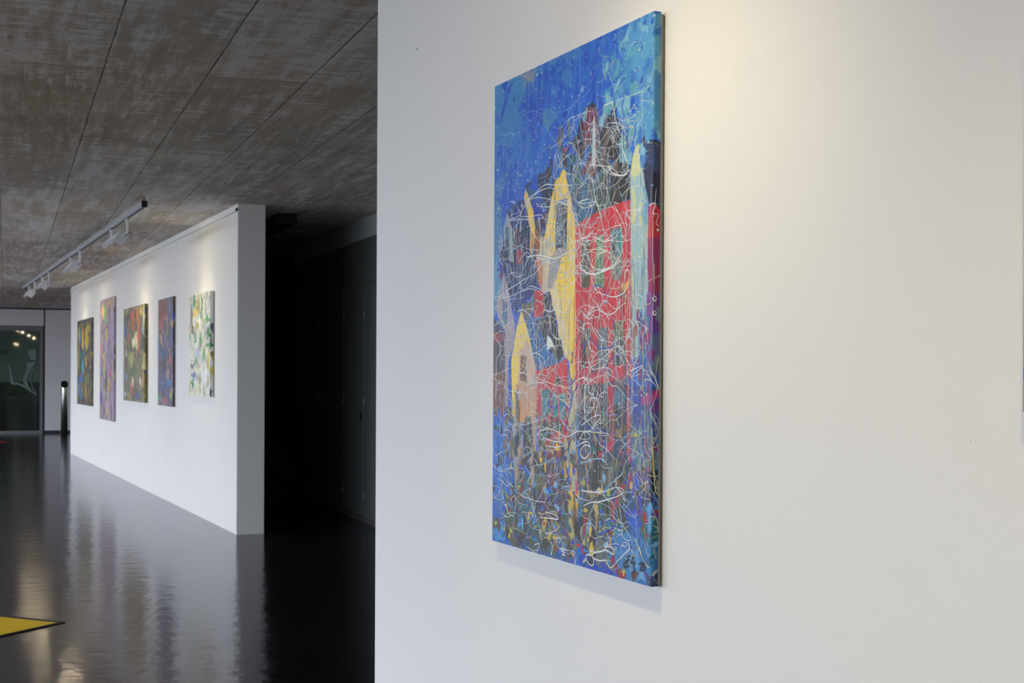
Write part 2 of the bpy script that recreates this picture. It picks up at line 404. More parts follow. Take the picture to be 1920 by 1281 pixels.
# ------------------------------------------------------------------ corridor to the right of the middle wall
bm = bmesh.new(); box(bm, 3.44, 3.7, 4.0, 17.85, 0, 2.89); struct('wall_corridor', bm, M_cup)
bm = bmesh.new(); box(bm, 3.425, 3.7, 4.0, 17.85, 2.872, CEIL); struct('trim_2', bm, M_bulk)
bm = bmesh.new(); box(bm, 3.422, 3.44, 4.0, 17.8, 0.0, 0.035); struct('baseboard_corridor', bm, plain('base_strip', (120,118,118), 0.4))
bm = bmesh.new(); box(bm, 0.2, 6.0, 18.6, 18.8, 0, CEIL); 
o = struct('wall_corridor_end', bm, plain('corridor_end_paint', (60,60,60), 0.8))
o.matrix_world = Matrix.Identity(4)
# keep the end wall clear of the middle wall's body
for v in o.data.vertices:
    if v.co.x < 1: v.co.x = 2.06
CUP = thing('built_in_cupboard', 'dark grey built-in cupboard with flush doors along the dark corridor', 'cupboard', (3.44, 14.5, 0))
def cupboard_door(y0, y1, label, lock=False):
    bm = bmesh.new(); box(bm, 3.426, 3.439, y0+0.004, y1-0.004, 0.05, 2.40)
    t = link('door', bm, M_cup, bevel=0.002); to_parent(t, CUP)
    for z in (0.26, 1.22, 2.10):
        bm = bmesh.new(); cyl(bm, (3.424, y1-0.008, z-0.03), (3.424, y1-0.008, z+0.03), 0.004, 12)
        to_parent(link('hinge', bm, M_steel), t)
    if lock:
        bm = bmesh.new(); cyl(bm, (3.426, y0+0.08, 1.087), (3.414, y0+0.08, 1.087), 0.018, 16); box(bm, 3.416, 3.426, y0+0.062, y0+0.098, 1.03, 1.087)
        to_parent(link('lock', bm, M_black), t)
cupboard_door(14.12, 15.02, 'grey cupboard door nearest the near wall, with a small black lock', True)
cupboard_door(15.04, 16.35, 'plain grey cupboard door deeper in the dark corridor')
cupboard_door(12.9, 14.10, 'grey cupboard door hidden beside the edge of the near wall')
for y0, y1, lab in ((12.9, 14.98, 'grey upper cupboard flap above the door with the black lock'), (15.04, 17.3, 'grey upper cupboard flap deeper in the dark corridor')):
    bm = bmesh.new(); box(bm, 3.426, 3.439, y0, y1, 2.418, 2.868)
    to_parent(link('upper_flap', bm, M_cup, bevel=0.002), CUP)
# unlit black ceiling trough
bm = bmesh.new(); box(bm, 2.50, 2.70, 13.9, 16.4, CEIL-0.10, CEIL-0.001)
tag(link('ceiling_lamp', bm, M_black, bevel=0.01), 'unlit black linear lamp under the ceiling of the dark corridor', 'ceiling lamp')
M_dim = plain('dark_grey_steel', (84,84,86), 0.5)
# stair balustrade and flight
st = thing('staircase', 'dark staircase in the corridor behind the end of the long white wall', 'staircase', (2.9, 17.6, 0))
bm = bmesh.new()
v = [(2.10, 1.75), (2.95, 0.84), (3.28, 0.40), (3.26, 0.12), (2.95, 0.5), (2.10, 1.35)]
f0 = [bm.verts.new((x, 17.0, z)) for x, z in v]; f1 = [bm.verts.new((x, 17.06, z)) for x, z in v]
bm.faces.new(f0); bm.faces.new(f1[::-1])
for i in range(6): bm.faces.new((f0[i], f1[i], f1[(i+1) % 6], f0[(i+1) % 6]))
bmesh.ops.recalc_face_normals(bm, faces=bm.faces)
to_parent(link('stringer', bm, M_black), st)
for k in range(7):
    bm = bmesh.new(); x = 3.25-0.17*k; box(bm, x-0.17, x, 17.06, 18.0, 0.0, 0.17*(k+1))
    to_parent(link('step', bm, M_darkgap), st)
sr = thing('stair_railing', 'thin grey steel railing beside the end of the long white wall', 'railing', (2.9, 16.9, 0))
bm = bmesh.new(); cyl(bm, (2.965, 16.9, 0), (2.965, 16.9, 0.74), 0.008, 12); to_parent(link('post', bm, M_dim), sr)
bm = bmesh.new(); cyl(bm, (2.45, 16.9, 0.74), (2.99, 16.9, 0.74), 0.012, 12); to_parent(link('handrail', bm, M_dim), sr)
bm = bmesh.new(); cyl(bm, (2.45, 16.9, 0.63), (2.965, 16.9, 0.63), 0.006, 12); to_parent(link('lower_rail', bm, M_dim), sr)

# ------------------------------------------------------------------ track lighting
def track(base, s0, s1, label, fixtures, power, black_end=True, cone=50, tilt_s=0):
    T = thing('lighting_track', label, 'lighting track', on_wall(base, s0, 0.87, CEIL-0.02))
    z0, z1 = CEIL-0.085, CEIL-0.035
    bm = bmesh.new(); box(bm, s0+0.04, s1, -0.022, 0.022, z0, z1)
    to_parent(local_obj('rail_profile', bm, M_track, base, 0, 0.87), T)
    bm = bmesh.new(); box(bm, s0+0.04, s1, -0.010, 0.010, z0-0.004, z0)
    to_parent(local_obj('conductor_slot', bm, M_black, base, 0, 0.87), T)
    bm = bmesh.new(); box(bm, s0, s0+0.04, -0.024, 0.024, z0-0.004, z1+0.002)
    e = local_obj('end_cap', bm, M_black, base, 0, 0.87); to_parent(e, T)
    k = s0+0.03
    while k < s1:
        bm = bmesh.new(); box(bm, k, k+0.03, -0.008, 0.008, z1, CEIL-0.001)
        to_parent(local_obj('bracket', bm, M_brass if k < s0+0.1 else M_track, base, 0, 0.87), T); k += 2.0
    # lamps hang from the track: things of their own
    for (a, b_, lab, tgt_z, pw) in fixtures:
        F = thing('track_floodlight', lab, 'track light', on_wall(base, (a+b_)/2, 0.87, z0), 0, 'floodlights on the ceiling tracks')
        for s in (a, b_):
            bm = bmesh.new(); cyl(bm, (s, 0, z0-0.15), (s, 0, z0-0.004), 0.0125, 14)
            box(bm, s-0.03, s+0.03, -0.018, 0.018, z0-0.022, z0-0.005)
            to_parent(local_obj('stem', bm, M_white_metal, base, 0, 0.87), F)
        zt = z0-0.125
        R = Matrix.Translation((0, 0.025, zt)) @ Matrix.Rotation(math.radians(34), 4, 'X')
        # shallow tray: open towards the wall, long axis along the track
        bm = bmesh.new()
        L0, L1 = a+0.05, b_+0.02
        box(bm, L0, L1, 0.020, 0.026, -0.088, 0.005, None)
        box(bm, L0, L1, -0.035, 0.026, 0.0, 0.006); box(bm, L0, L1, -0.004, 0.026, -0.088, -0.082)
        box(bm, L0, L0+0.006, -0.062, 0.034, -0.130, 0.005); box(bm, L1-0.006, L1, 0.0, 0.026, -0.06, 0.005)
        bmesh.ops.transform(bm, matrix=R, verts=bm.verts)
        to_parent(local_obj('housing', bm, M_white_metal, base, 0, 0.87), F)
        bm = bmesh.new(); box(bm, L0+0.02, L1-0.02, 0.004, 0.008, -0.078, -0.008)
        bmesh.ops.transform(bm, matrix=R, verts=bm.verts)
        to_parent(local_obj('lamp_glass', bm, M_lamp, base, 0, 0.87), F)
        bm = bmesh.new(); bmesh.ops.create_uvsphere(bm, u_segments=16, v_segments=10, radius=0.014, matrix=Matrix.Translation(((L0+L1)/2, -0.018, -0.016)))
        bmesh.ops.transform(bm, matrix=R, verts=bm.verts)
        to_parent(local_obj('bulb', bm, M_bulb, base, 0, 0.87), F)
        for s in (a, b_):
            bm = bmesh.new(); cyl(bm, (s-0.004, -0.03, z0-0.135), (s-0.004, 0.03, z0-0.175), 0.004, 10)
            to_parent(local_obj('tilt_bracket', bm, M_black, base, 0, 0.87), F)
        l = bpy.data.lights.new('floodlight_beam', 'SPOT'); l.energy = pw; l.color = (1.0, 0.87, 0.53)
        l.spot_size = math.radians(cone); l.spot_blend = 1.0; l.shadow_soft_size = 0.022
        lo = bpy.data.objects.new('floodlight_beam', l); C.objects.link(lo)
        src = Vector(on_wall(base, (a+b_)/2, 0.80, zt-0.07)); dst = Vector(on_wall(base, (a+b_)/2, 0.0, tgt_z))
        lo.matrix_world = Matrix.Translation(src) @ (dst-src).to_track_quat('-Z', 'Y').to_matrix().to_4x4()
FAR_P = 16
track(FAR0, -0.142, 13.77, 'pale grey ceiling track with black end cap along the long white wall',
      [(0.92, 2.08, 'white floodlight on the track nearest its black end cap', 1.85, FAR_P),
       (4.94, 6.03, 'second white floodlight from the black end cap of the track', 1.85, FAR_P),
       (9.02, 10.13, 'third white floodlight from the black end cap of the track', 1.85, FAR_P),
       (11.5, 12.7, 'white floodlight at the far end of the track near the back wall', 1.85, FAR_P)], 40, cone=84)
track(NEAR0, -4.6, 0.9, 'pale grey ceiling track running along above the near white wall',
      [(-1.45, -0.55, 'white floodlight above the large blue and red painting', 0.0, 44),
       (-3.4, -2.4, 'white floodlight above the second painting on the near wall', 0.5, 66)], 60, cone=106)

# ------------------------------------------------------------------ bollard, floor inlays
bl = thing('ashtray_bollard', 'steel tube bollard with slanted black opening by the back wall', 'bollard', (1.345, 35.95, 0))
bm = bmesh.new(); n = 40; R_ = 0.08
bot = [bm.verts.new((R_*math.cos(2*PI*i/n), R_*math.sin(2*PI*i/n), 0)) for i in range(n)]
top = [bm.verts.new((R_*math.cos(2*PI*i/n), R_*math.sin(2*PI*i/n), 1.20+0.9*R_*math.sin(2*PI*i/n))) for i in range(n)]
bm.faces.new(bot[::-1])
for i in range(n): bm.faces.new((bot[i], bot[(i+1) % n], top[(i+1) % n], top[i]))
link('tube', bm, M_steel, bl, smooth=True)
bm = bmesh.new()
ring = [bm.verts.new((R_*1.06*math.cos(2*PI*i/n), R_*1.06*math.sin(2*PI*i/n)-0.002, 1.203+0.9*R_*1.06*math.sin(2*PI*i/n))) for i in range(n)]
ring2 = [bm.verts.new((v.co.x, v.co.y-0.02, v.co.z+0.022)) for v in ring]
bm.faces.new(ring[::-1]); bm.faces.new(ring2)
for i in range(n): bm.faces.new((ring[i], ring[(i+1) % n], ring2[(i+1) % n], ring2[i]))
link('opening', bm, M_black, bl)

def kite(name, pts, rim, h, mat, label, cat):
    t = thing(name, label, cat, (pts[0][0], pts[0][1], 0))
    c = Vector((sum(p[0] for p in pts)/len(pts), sum(p[1] for p in pts)/len(pts)))
    def prism(P, z0, z1, m, nm):
        bm = bmesh.new()
        a = [bm.verts.new((x, y, z0)) for x, y in P]; b_ = [bm.verts.new((x, y, z1)) for x, y in P]
        bm.faces.new(a[::-1]); bm.faces.new(b_)
        k = len(P)
        for i in range(k): bm.faces.new((a[i], a[(i+1) % k], b_[(i+1) % k], b_[i]))
        bmesh.ops.recalc_face_normals(bm, faces=bm.faces)
        to_parent(link(nm, bm, m), t)
    prism(pts, 0.0, h, M_darkgap, 'rubber_edge')
    ins = []
    for x, y in pts:
        d = Vector((x, y))-c; q = c+d*(1-rim/d.length); ins.append((q.x, q.y-rim*0.35))
    prism(ins, h*0.5, h+0.0012, mat, 'coloured_sheet')
kite('floor_star', [(0.345, 8.925), (-0.9, 10.15), (-2.0, 8.7), (-1.0, 7.55)], 0.05, 0.006, M_yellow,
     'yellow pointed sheet with dark rubber edge lying on the dark floor', 'floor inlay')
kite('floor_star', [(0.16, 32.3), (-0.9, 33.6), (-2.0, 32.3), (-0.9, 30.9)], 0.05, 0.006, M_red,
     'red pointed sheet lying on the floor in front of the glass door', 'floor inlay')

# ------------------------------------------------------------------ paintings
class Art:
    """a painted colour field sampled on a grid of points, in millimetres"""
    def __init__(s, w, h, nx, ny, seed, base=(128,128,128)):
        s.w, s.h, s.nx, s.ny = w, h, nx, ny
        s.rng = np.random.RandomState(seed)
        s.X, s.Y = np.meshgrid(np.linspace(0, w, nx), np.linspace(0, h, ny))
        s.img = np.zeros((ny, nx, 3), np.float32); s.img[:] = base
        k = s.k = w/880 if w/880 > 1.15 or h < 1200 or h > 1300 else 1; k = s.k = max(1, k)*(2.2 if nx < 400 else 1)
        s.nj1 = s.noise(18*k, 30*k); s.nj2 = s.noise(18*k, 18*k); s.nj3 = s.noise(5*k, 9*k); s.nj4 = s.noise(5*k, 5*k)
        s.streak = 0.55*s.noise(5*k, 90*k) + 0.3*s.noise(16*k, 120*k) + 0.3*s.noise(3*k, 25*k)
        s.iso = 0.5*s.noise(45*k, 35*k) + 0.35*s.noise(14*k, 10*k) + 0.3*s.noise(4*k, 4*k)
    def noise(s, cx, cy):
        gx = int(s.w/cx)+3; gy = int(s.h/cy)+3
        g = s.rng.uniform(-1, 1, (gy, gx)).astype(np.float32)
        u = s.X[0]/cx; v = s.Y[:, 0]/cy
        iu = u.astype(int); fu = (u-iu); fu = fu*fu*(3-2*fu); iv = v.astype(int); fv = (v-iv); fv = (fv*fv*(3-2*fv))[:, None]
        a = g[iv][:, iu]*(1-fu)+g[iv][:, iu+1]*fu; b = g[iv+1][:, iu]*(1-fu)+g[iv+1][:, iu+1]*fu
        return (a*(1-fv)+b*fv).astype(np.float32)
    def poly(s, pts, c1, c2=None, soft=0, jit=4.0, streak=0.6, alpha=1.0, detail=14, keep=False):
        P = np.array(pts, float); pad = 12+jit+soft*2.5
        x0, y0 = P.min(0)-pad; x1, y1 = P.max(0)+pad
        i0 = max(0, int(x0/s.w*(s.nx-1))); i1 = min(s.nx, int(x1/s.w*(s.nx-1))+2)
        j0 = max(0, int(y0/s.h*(s.ny-1))); j1 = min(s.ny, int(y1/s.h*(s.ny-1))+2)
        if i1-i0 < 1 or j1-j0 < 1: return
        sl = (slice(j0, j1), slice(i0, i1))
        jj = jit + soft*1.2
        X = s.X[sl]+s.nj1[sl]*jj+s.nj3[sl]*(jit*0.35+soft*0.8); Y = s.Y[sl]+s.nj2[sl]*jj+s.nj4[sl]*(jit*0.5+soft*0.8)
        ins = np.zeros(X.shape, bool); dist = np.full(X.shape, 1e9)
        n = len(P)
        for k in range(n):
            ax, ay = P[k]; bx, by = P[(k+1) % n]
            if ay != by:
                c = ((ay > Y) != (by > Y)) & (X < (bx-ax)*(Y-ay)/(by-ay)+ax); ins ^= c
            dx, dy = bx-ax, by-ay; L2 = dx*dx+dy*dy+1e-9
            t = np.clip(((X-ax)*dx+(Y-ay)*dy)/L2, 0, 1)
            dist = np.minimum(dist, np.hypot(X-ax-t*dx, Y-ay-t*dy))
        sd = np.where(ins, dist, -dist)
        m = np.clip(sd/(0.9+soft*1.6)+0.5, 0, 1)*alpha
        if keep:   # leave the bright yellow, red and cream areas alone
            m = m*(s.img[sl][..., 0] < 135)
        c1 = np.array(c1, np.float32); c2 = c1 if c2 is None else np.array(c2, np.float32)
        t = np.clip(0.30+streak*s.streak[sl]*1.1+(1-streak)*s.iso[sl]*1.3, 0, 1)[..., None]
        col = c1*(1-t)+c2*t
        col = col+(s.streak[sl]*streak+s.iso[sl]*(1-streak))[..., None]*detail
        s.img[sl] = s.img[sl]*(1-m[..., None])+col*m[..., None]
    def blob(s, x, y, rx, ry, c, ang=0, n=9, soft=0, keep=False):
        pts = []
        for k in range(n):
            a = 2*PI*k/n; r = s.rng.uniform(0.55, 1.15)
            px, py = rx*r*math.cos(a), ry*r*math.sin(a)
            pts.append((x+px*math.cos(ang)-py*math.sin(ang), y+px*math.sin(ang)+py*math.cos(ang)))
        s.poly(pts, c, None, soft, 3 if s.k < 2 else 22, detail=16 if s.k < 2 else 34, keep=keep)

def srgb2lin(a):
    a = np.clip(a/255.0, 0, 1)
    return np.where(a <= 0.04045, a/12.92, ((a+0.055)/1.055)**2.4)

def paint_mat():
    m, nt, b = new_mat('acrylic_paint')
    at = N(nt, 'ShaderNodeAttribute', attribute_name='paint'); L_ = nt.links.new
    tc = N(nt, 'ShaderNodeTexCoord')
    nz = N(nt, 'ShaderNodeTexNoise'); nz.inputs['Scale'].default_value = 320; nz.inputs['Detail'].default_value = 4
    L_(tc.outputs['Object'], nz.inputs['Vector'])
    mr = N(nt, 'ShaderNodeMapRange'); mr.inputs['To Min'].default_value = 0.85; mr.inputs['To Max'].default_value = 1.15
    L_(nz.outputs['Fac'], mr.inputs['Value'])
    mx = N(nt, 'ShaderNodeMix', data_type='RGBA', blend_type='MULTIPLY'); mx.inputs['Factor'].default_value = 1
    L_(at.outputs['Color'], mx.inputs['A']); L_(mr.outputs[0], mx.inputs['B']); L_(mx.outputs['Result'], b.inputs['Base Color'])
    b.inputs['Roughness'].default_value = 0.5; b.inputs['Specular IOR Level'].default_value = 0.3
    bp = N(nt, 'ShaderNodeBump'); bp.inputs['Strength'].default_value = 0.25; bp.inputs['Distance'].default_value = 0.001
    L_(nz.outputs['Fac'], bp.inputs['Height']); L_(bp.outputs['Normal'], b.inputs['Normal'])
    return m
M_paint = paint_mat()

def stroke_ribbon(pts, wd, lift, verts, quads, cols, col, w_mm, h_mm, step=5.0):
    """one raised line of poured paint: (x mm, y mm) polyline smoothed, variable width"""
    P = np.array(pts, float)
    if len(P) > 2:   # Catmull-Rom
        Q = np.vstack([2*P[0]-P[1], P, 2*P[-1]-P[-2]]); out = []
        for i in range(1, len(Q)-2):
            L = max(2, int(np.hypot(*(Q[i+1]-Q[i]))/step))
            t = np.linspace(0, 1, L, endpoint=False)[:, None]
            out.append(0.5*(2*Q[i]+(Q[i+1]-Q[i-1])*t+(2*Q[i-1]-5*Q[i]+4*Q[i+1]-Q[i+2])*t*t+(3*Q[i]-Q[i-1]-3*Q[i+1]+Q[i+2])*t**3))
        out.append(P[-1:]); P = np.vstack(out)
    P[:, 0] = np.clip(P[:, 0], 1, w_mm-1); P[:, 1] = np.clip(P[:, 1], 1, h_mm-1)
    d = np.gradient(P, axis=0); L = np.hypot(d[:, 0], d[:, 1])+1e-6
    nrm = np.stack([-d[:, 1]/L, d[:, 0]/L], 1)
    n = len(P); wv = wd*0.5*np.interp(np.arange(n), np.linspace(0, n, 6), art_rng.uniform(0.55, 1.35, 6)); wv[0] *= 0.4; wv[-1] *= 0.4
    a = P-nrm*wv[:, None]; b = P+nrm*wv[:, None]
    a[:, 0] = np.clip(a[:, 0], 0.5, w_mm-0.5); b[:, 0] = np.clip(b[:, 0], 0.5, w_mm-0.5)
    a[:, 1] = np.clip(a[:, 1], 0.5, h_mm-0.5); b[:, 1] = np.clip(b[:, 1], 0.5, h_mm-0.5)
    base = len(verts)
    for k in range(n):
        verts.append((a[k, 0], a[k, 1], lift)); verts.append((b[k, 0], b[k, 1], lift))
        cols.append(col); cols.append(col)
    for k in range(n-1): quads.append((base+2*k, base+2*k+1, base+2*k+3, base+2*k+2))

def make_canvas(root, art, W, H, D, front_w, strokes, relief=0.0):
    """grid mesh: columns up to front_w lie on the face, the rest wrap round the right side.
    Local frame of root: x = along the canvas to the right, y = into the wall, z = up; origin bottom left."""
    nx, ny = art.nx, art.ny
    u = art.X[0]; v = art.Y[:, 0]
    r = min(4.0, D*0.3)
    def wrap(uu, lift):
        # returns x, y(depth) for an unfolded coordinate with a rounded corner
        x = np.where(uu <= front_w-r, uu, 0.0); y = np.zeros_like(uu); nxv = np.zeros_like(uu); nyv = -np.ones_like(uu)
        arc = (uu > front_w-r) & (uu <= front_w+r*0.57)
        ang = np.clip((uu-(front_w-r))/(r*1.5708), 0, 1)*PI/2
        x = np.where(arc, front_w-r+r*np.sin(ang), x); y = np.where(arc, r-r*np.cos(ang), y)
        nxv = np.where(arc, np.sin(ang), nxv); nyv = np.where(arc, -np.cos(ang), nyv)
        sd = uu > front_w+r*0.57
        x = np.where(sd, front_w, x); y = np.where(sd, r+(uu-front_w-r*0.57), y); nxv = np.where(sd, 1.0, nxv); nyv = np.where(sd, 0.0, nyv)
        return x+nxv*lift, y+nyv*lift
    U, V = art.X.ravel(), art.Y.ravel()
    lift = (art.img.mean(2).ravel()-110)/145*relief
    x, y = wrap(U, lift)
    co = np.stack([x, y, H-V], 1)/1000
    idx = np.arange(nx*ny).reshape(ny, nx)
    q = np.stack([idx[:-1, :-1], idx[1:, :-1], idx[1:, 1:], idx[:-1, 1:]], -1).reshape(-1, 4)
    col = srgb2lin(art.img.reshape(-1, 3))
    if strokes:
        sv = np.array(strokes[0]); sx, sy = wrap(sv[:, 0], sv[:, 2])
        sco = np.stack([sx, sy, H-sv[:, 1]], 1)/1000
        sq = np.array(strokes[1])+len(co)
        co = np.vstack([co, sco]); q = np.vstack([q, sq]); col = np.vstack([col, srgb2lin(np.array(strokes[2], float))])
    # plain sides: left, top, bottom and the back, shifted behind the face
    b0 = len(co); Wd = front_w/1000; Dm = D/1000; Hm = H/1000; e = 0.0004
    bx = np.array([(0, e, 0), (Wd-0.0004, e, 0), (Wd-0.0004, e, Hm), (0, e, Hm), (0, Dm, 0), (Wd-0.0004, Dm, 0), (Wd-0.0004, Dm, Hm), (0, Dm, Hm)])
    bq = np.array([(0,3,7,4), (0,4,5,1), (3,2,6,7), (4,7,6,5)])+b0
    co = np.vstack([co, bx]); q = np.vstack([q, bq]); edge = srgb2lin(art.img[:, :3].reshape(-1, 3)).mean(0)
    col = np.vstack([col, np.tile(edge*0.9, (8, 1))])
    me = bpy.data.meshes.new('painted_canvas')
    me.vertices.add(len(co)); me.vertices.foreach_set('co', co.astype(np.float32).ravel())
    me.loops.add(q.size); me.loops.foreach_set('vertex_index', q.astype(np.int32).ravel())
    me.polygons.add(len(q)); me.polygons.foreach_set('loop_start', (np.arange(len(q))*4).astype(np.int32))
    me.polygons.foreach_set('loop_total', np.full(len(q), 4, np.int32))
    me.update(calc_edges=True)
    at = me.color_attributes.new('paint', 'FLOAT_COLOR', 'POINT')
    at.data.foreach_set('color', np.hstack([col, np.ones((len(col), 1))]).astype(np.float32).ravel())
    me.materials.append(M_paint)
    o = bpy.data.objects.new('painted_canvas', me); C.objects.link(o); o.parent = root
    # wooden stretcher behind
    bm = bmesh.new(); i0 = 0.004; t = 0.04; y0, y1 = Dm+0.0003, Dm+0.0085
    box(bm, i0, Wd-i0, y0, y1, i0, i0+t); box(bm, i0, Wd-i0, y0, y1, Hm-i0-t, Hm-i0)
    box(bm, i0, i0+t, y0, y1, i0+t, Hm-i0-t); box(bm, Wd-i0-t, Wd-i0, y0, y1, i0+t, Hm-i0-t)
    link('stretcher', bm, M_wood, root)
    return o
def painting_root(base, s_left, z_bottom, out, label, group=None, roll=0):
    r = thing('painting', label, 'painting', on_wall(base, s_left, out, z_bottom), 0, group)
    # local x runs to the right along the wall (towards the viewer), local y into the wall
    xr = -d_al; yi = -n_out
    M = Matrix(((xr.x, yi.x, 0), (xr.y, yi.y, 0), (0, 0, 1))).to_4x4()
    r.rotation_euler = (M @ Matrix.Rotation(roll, 4, 'Y')).to_euler()
    return r

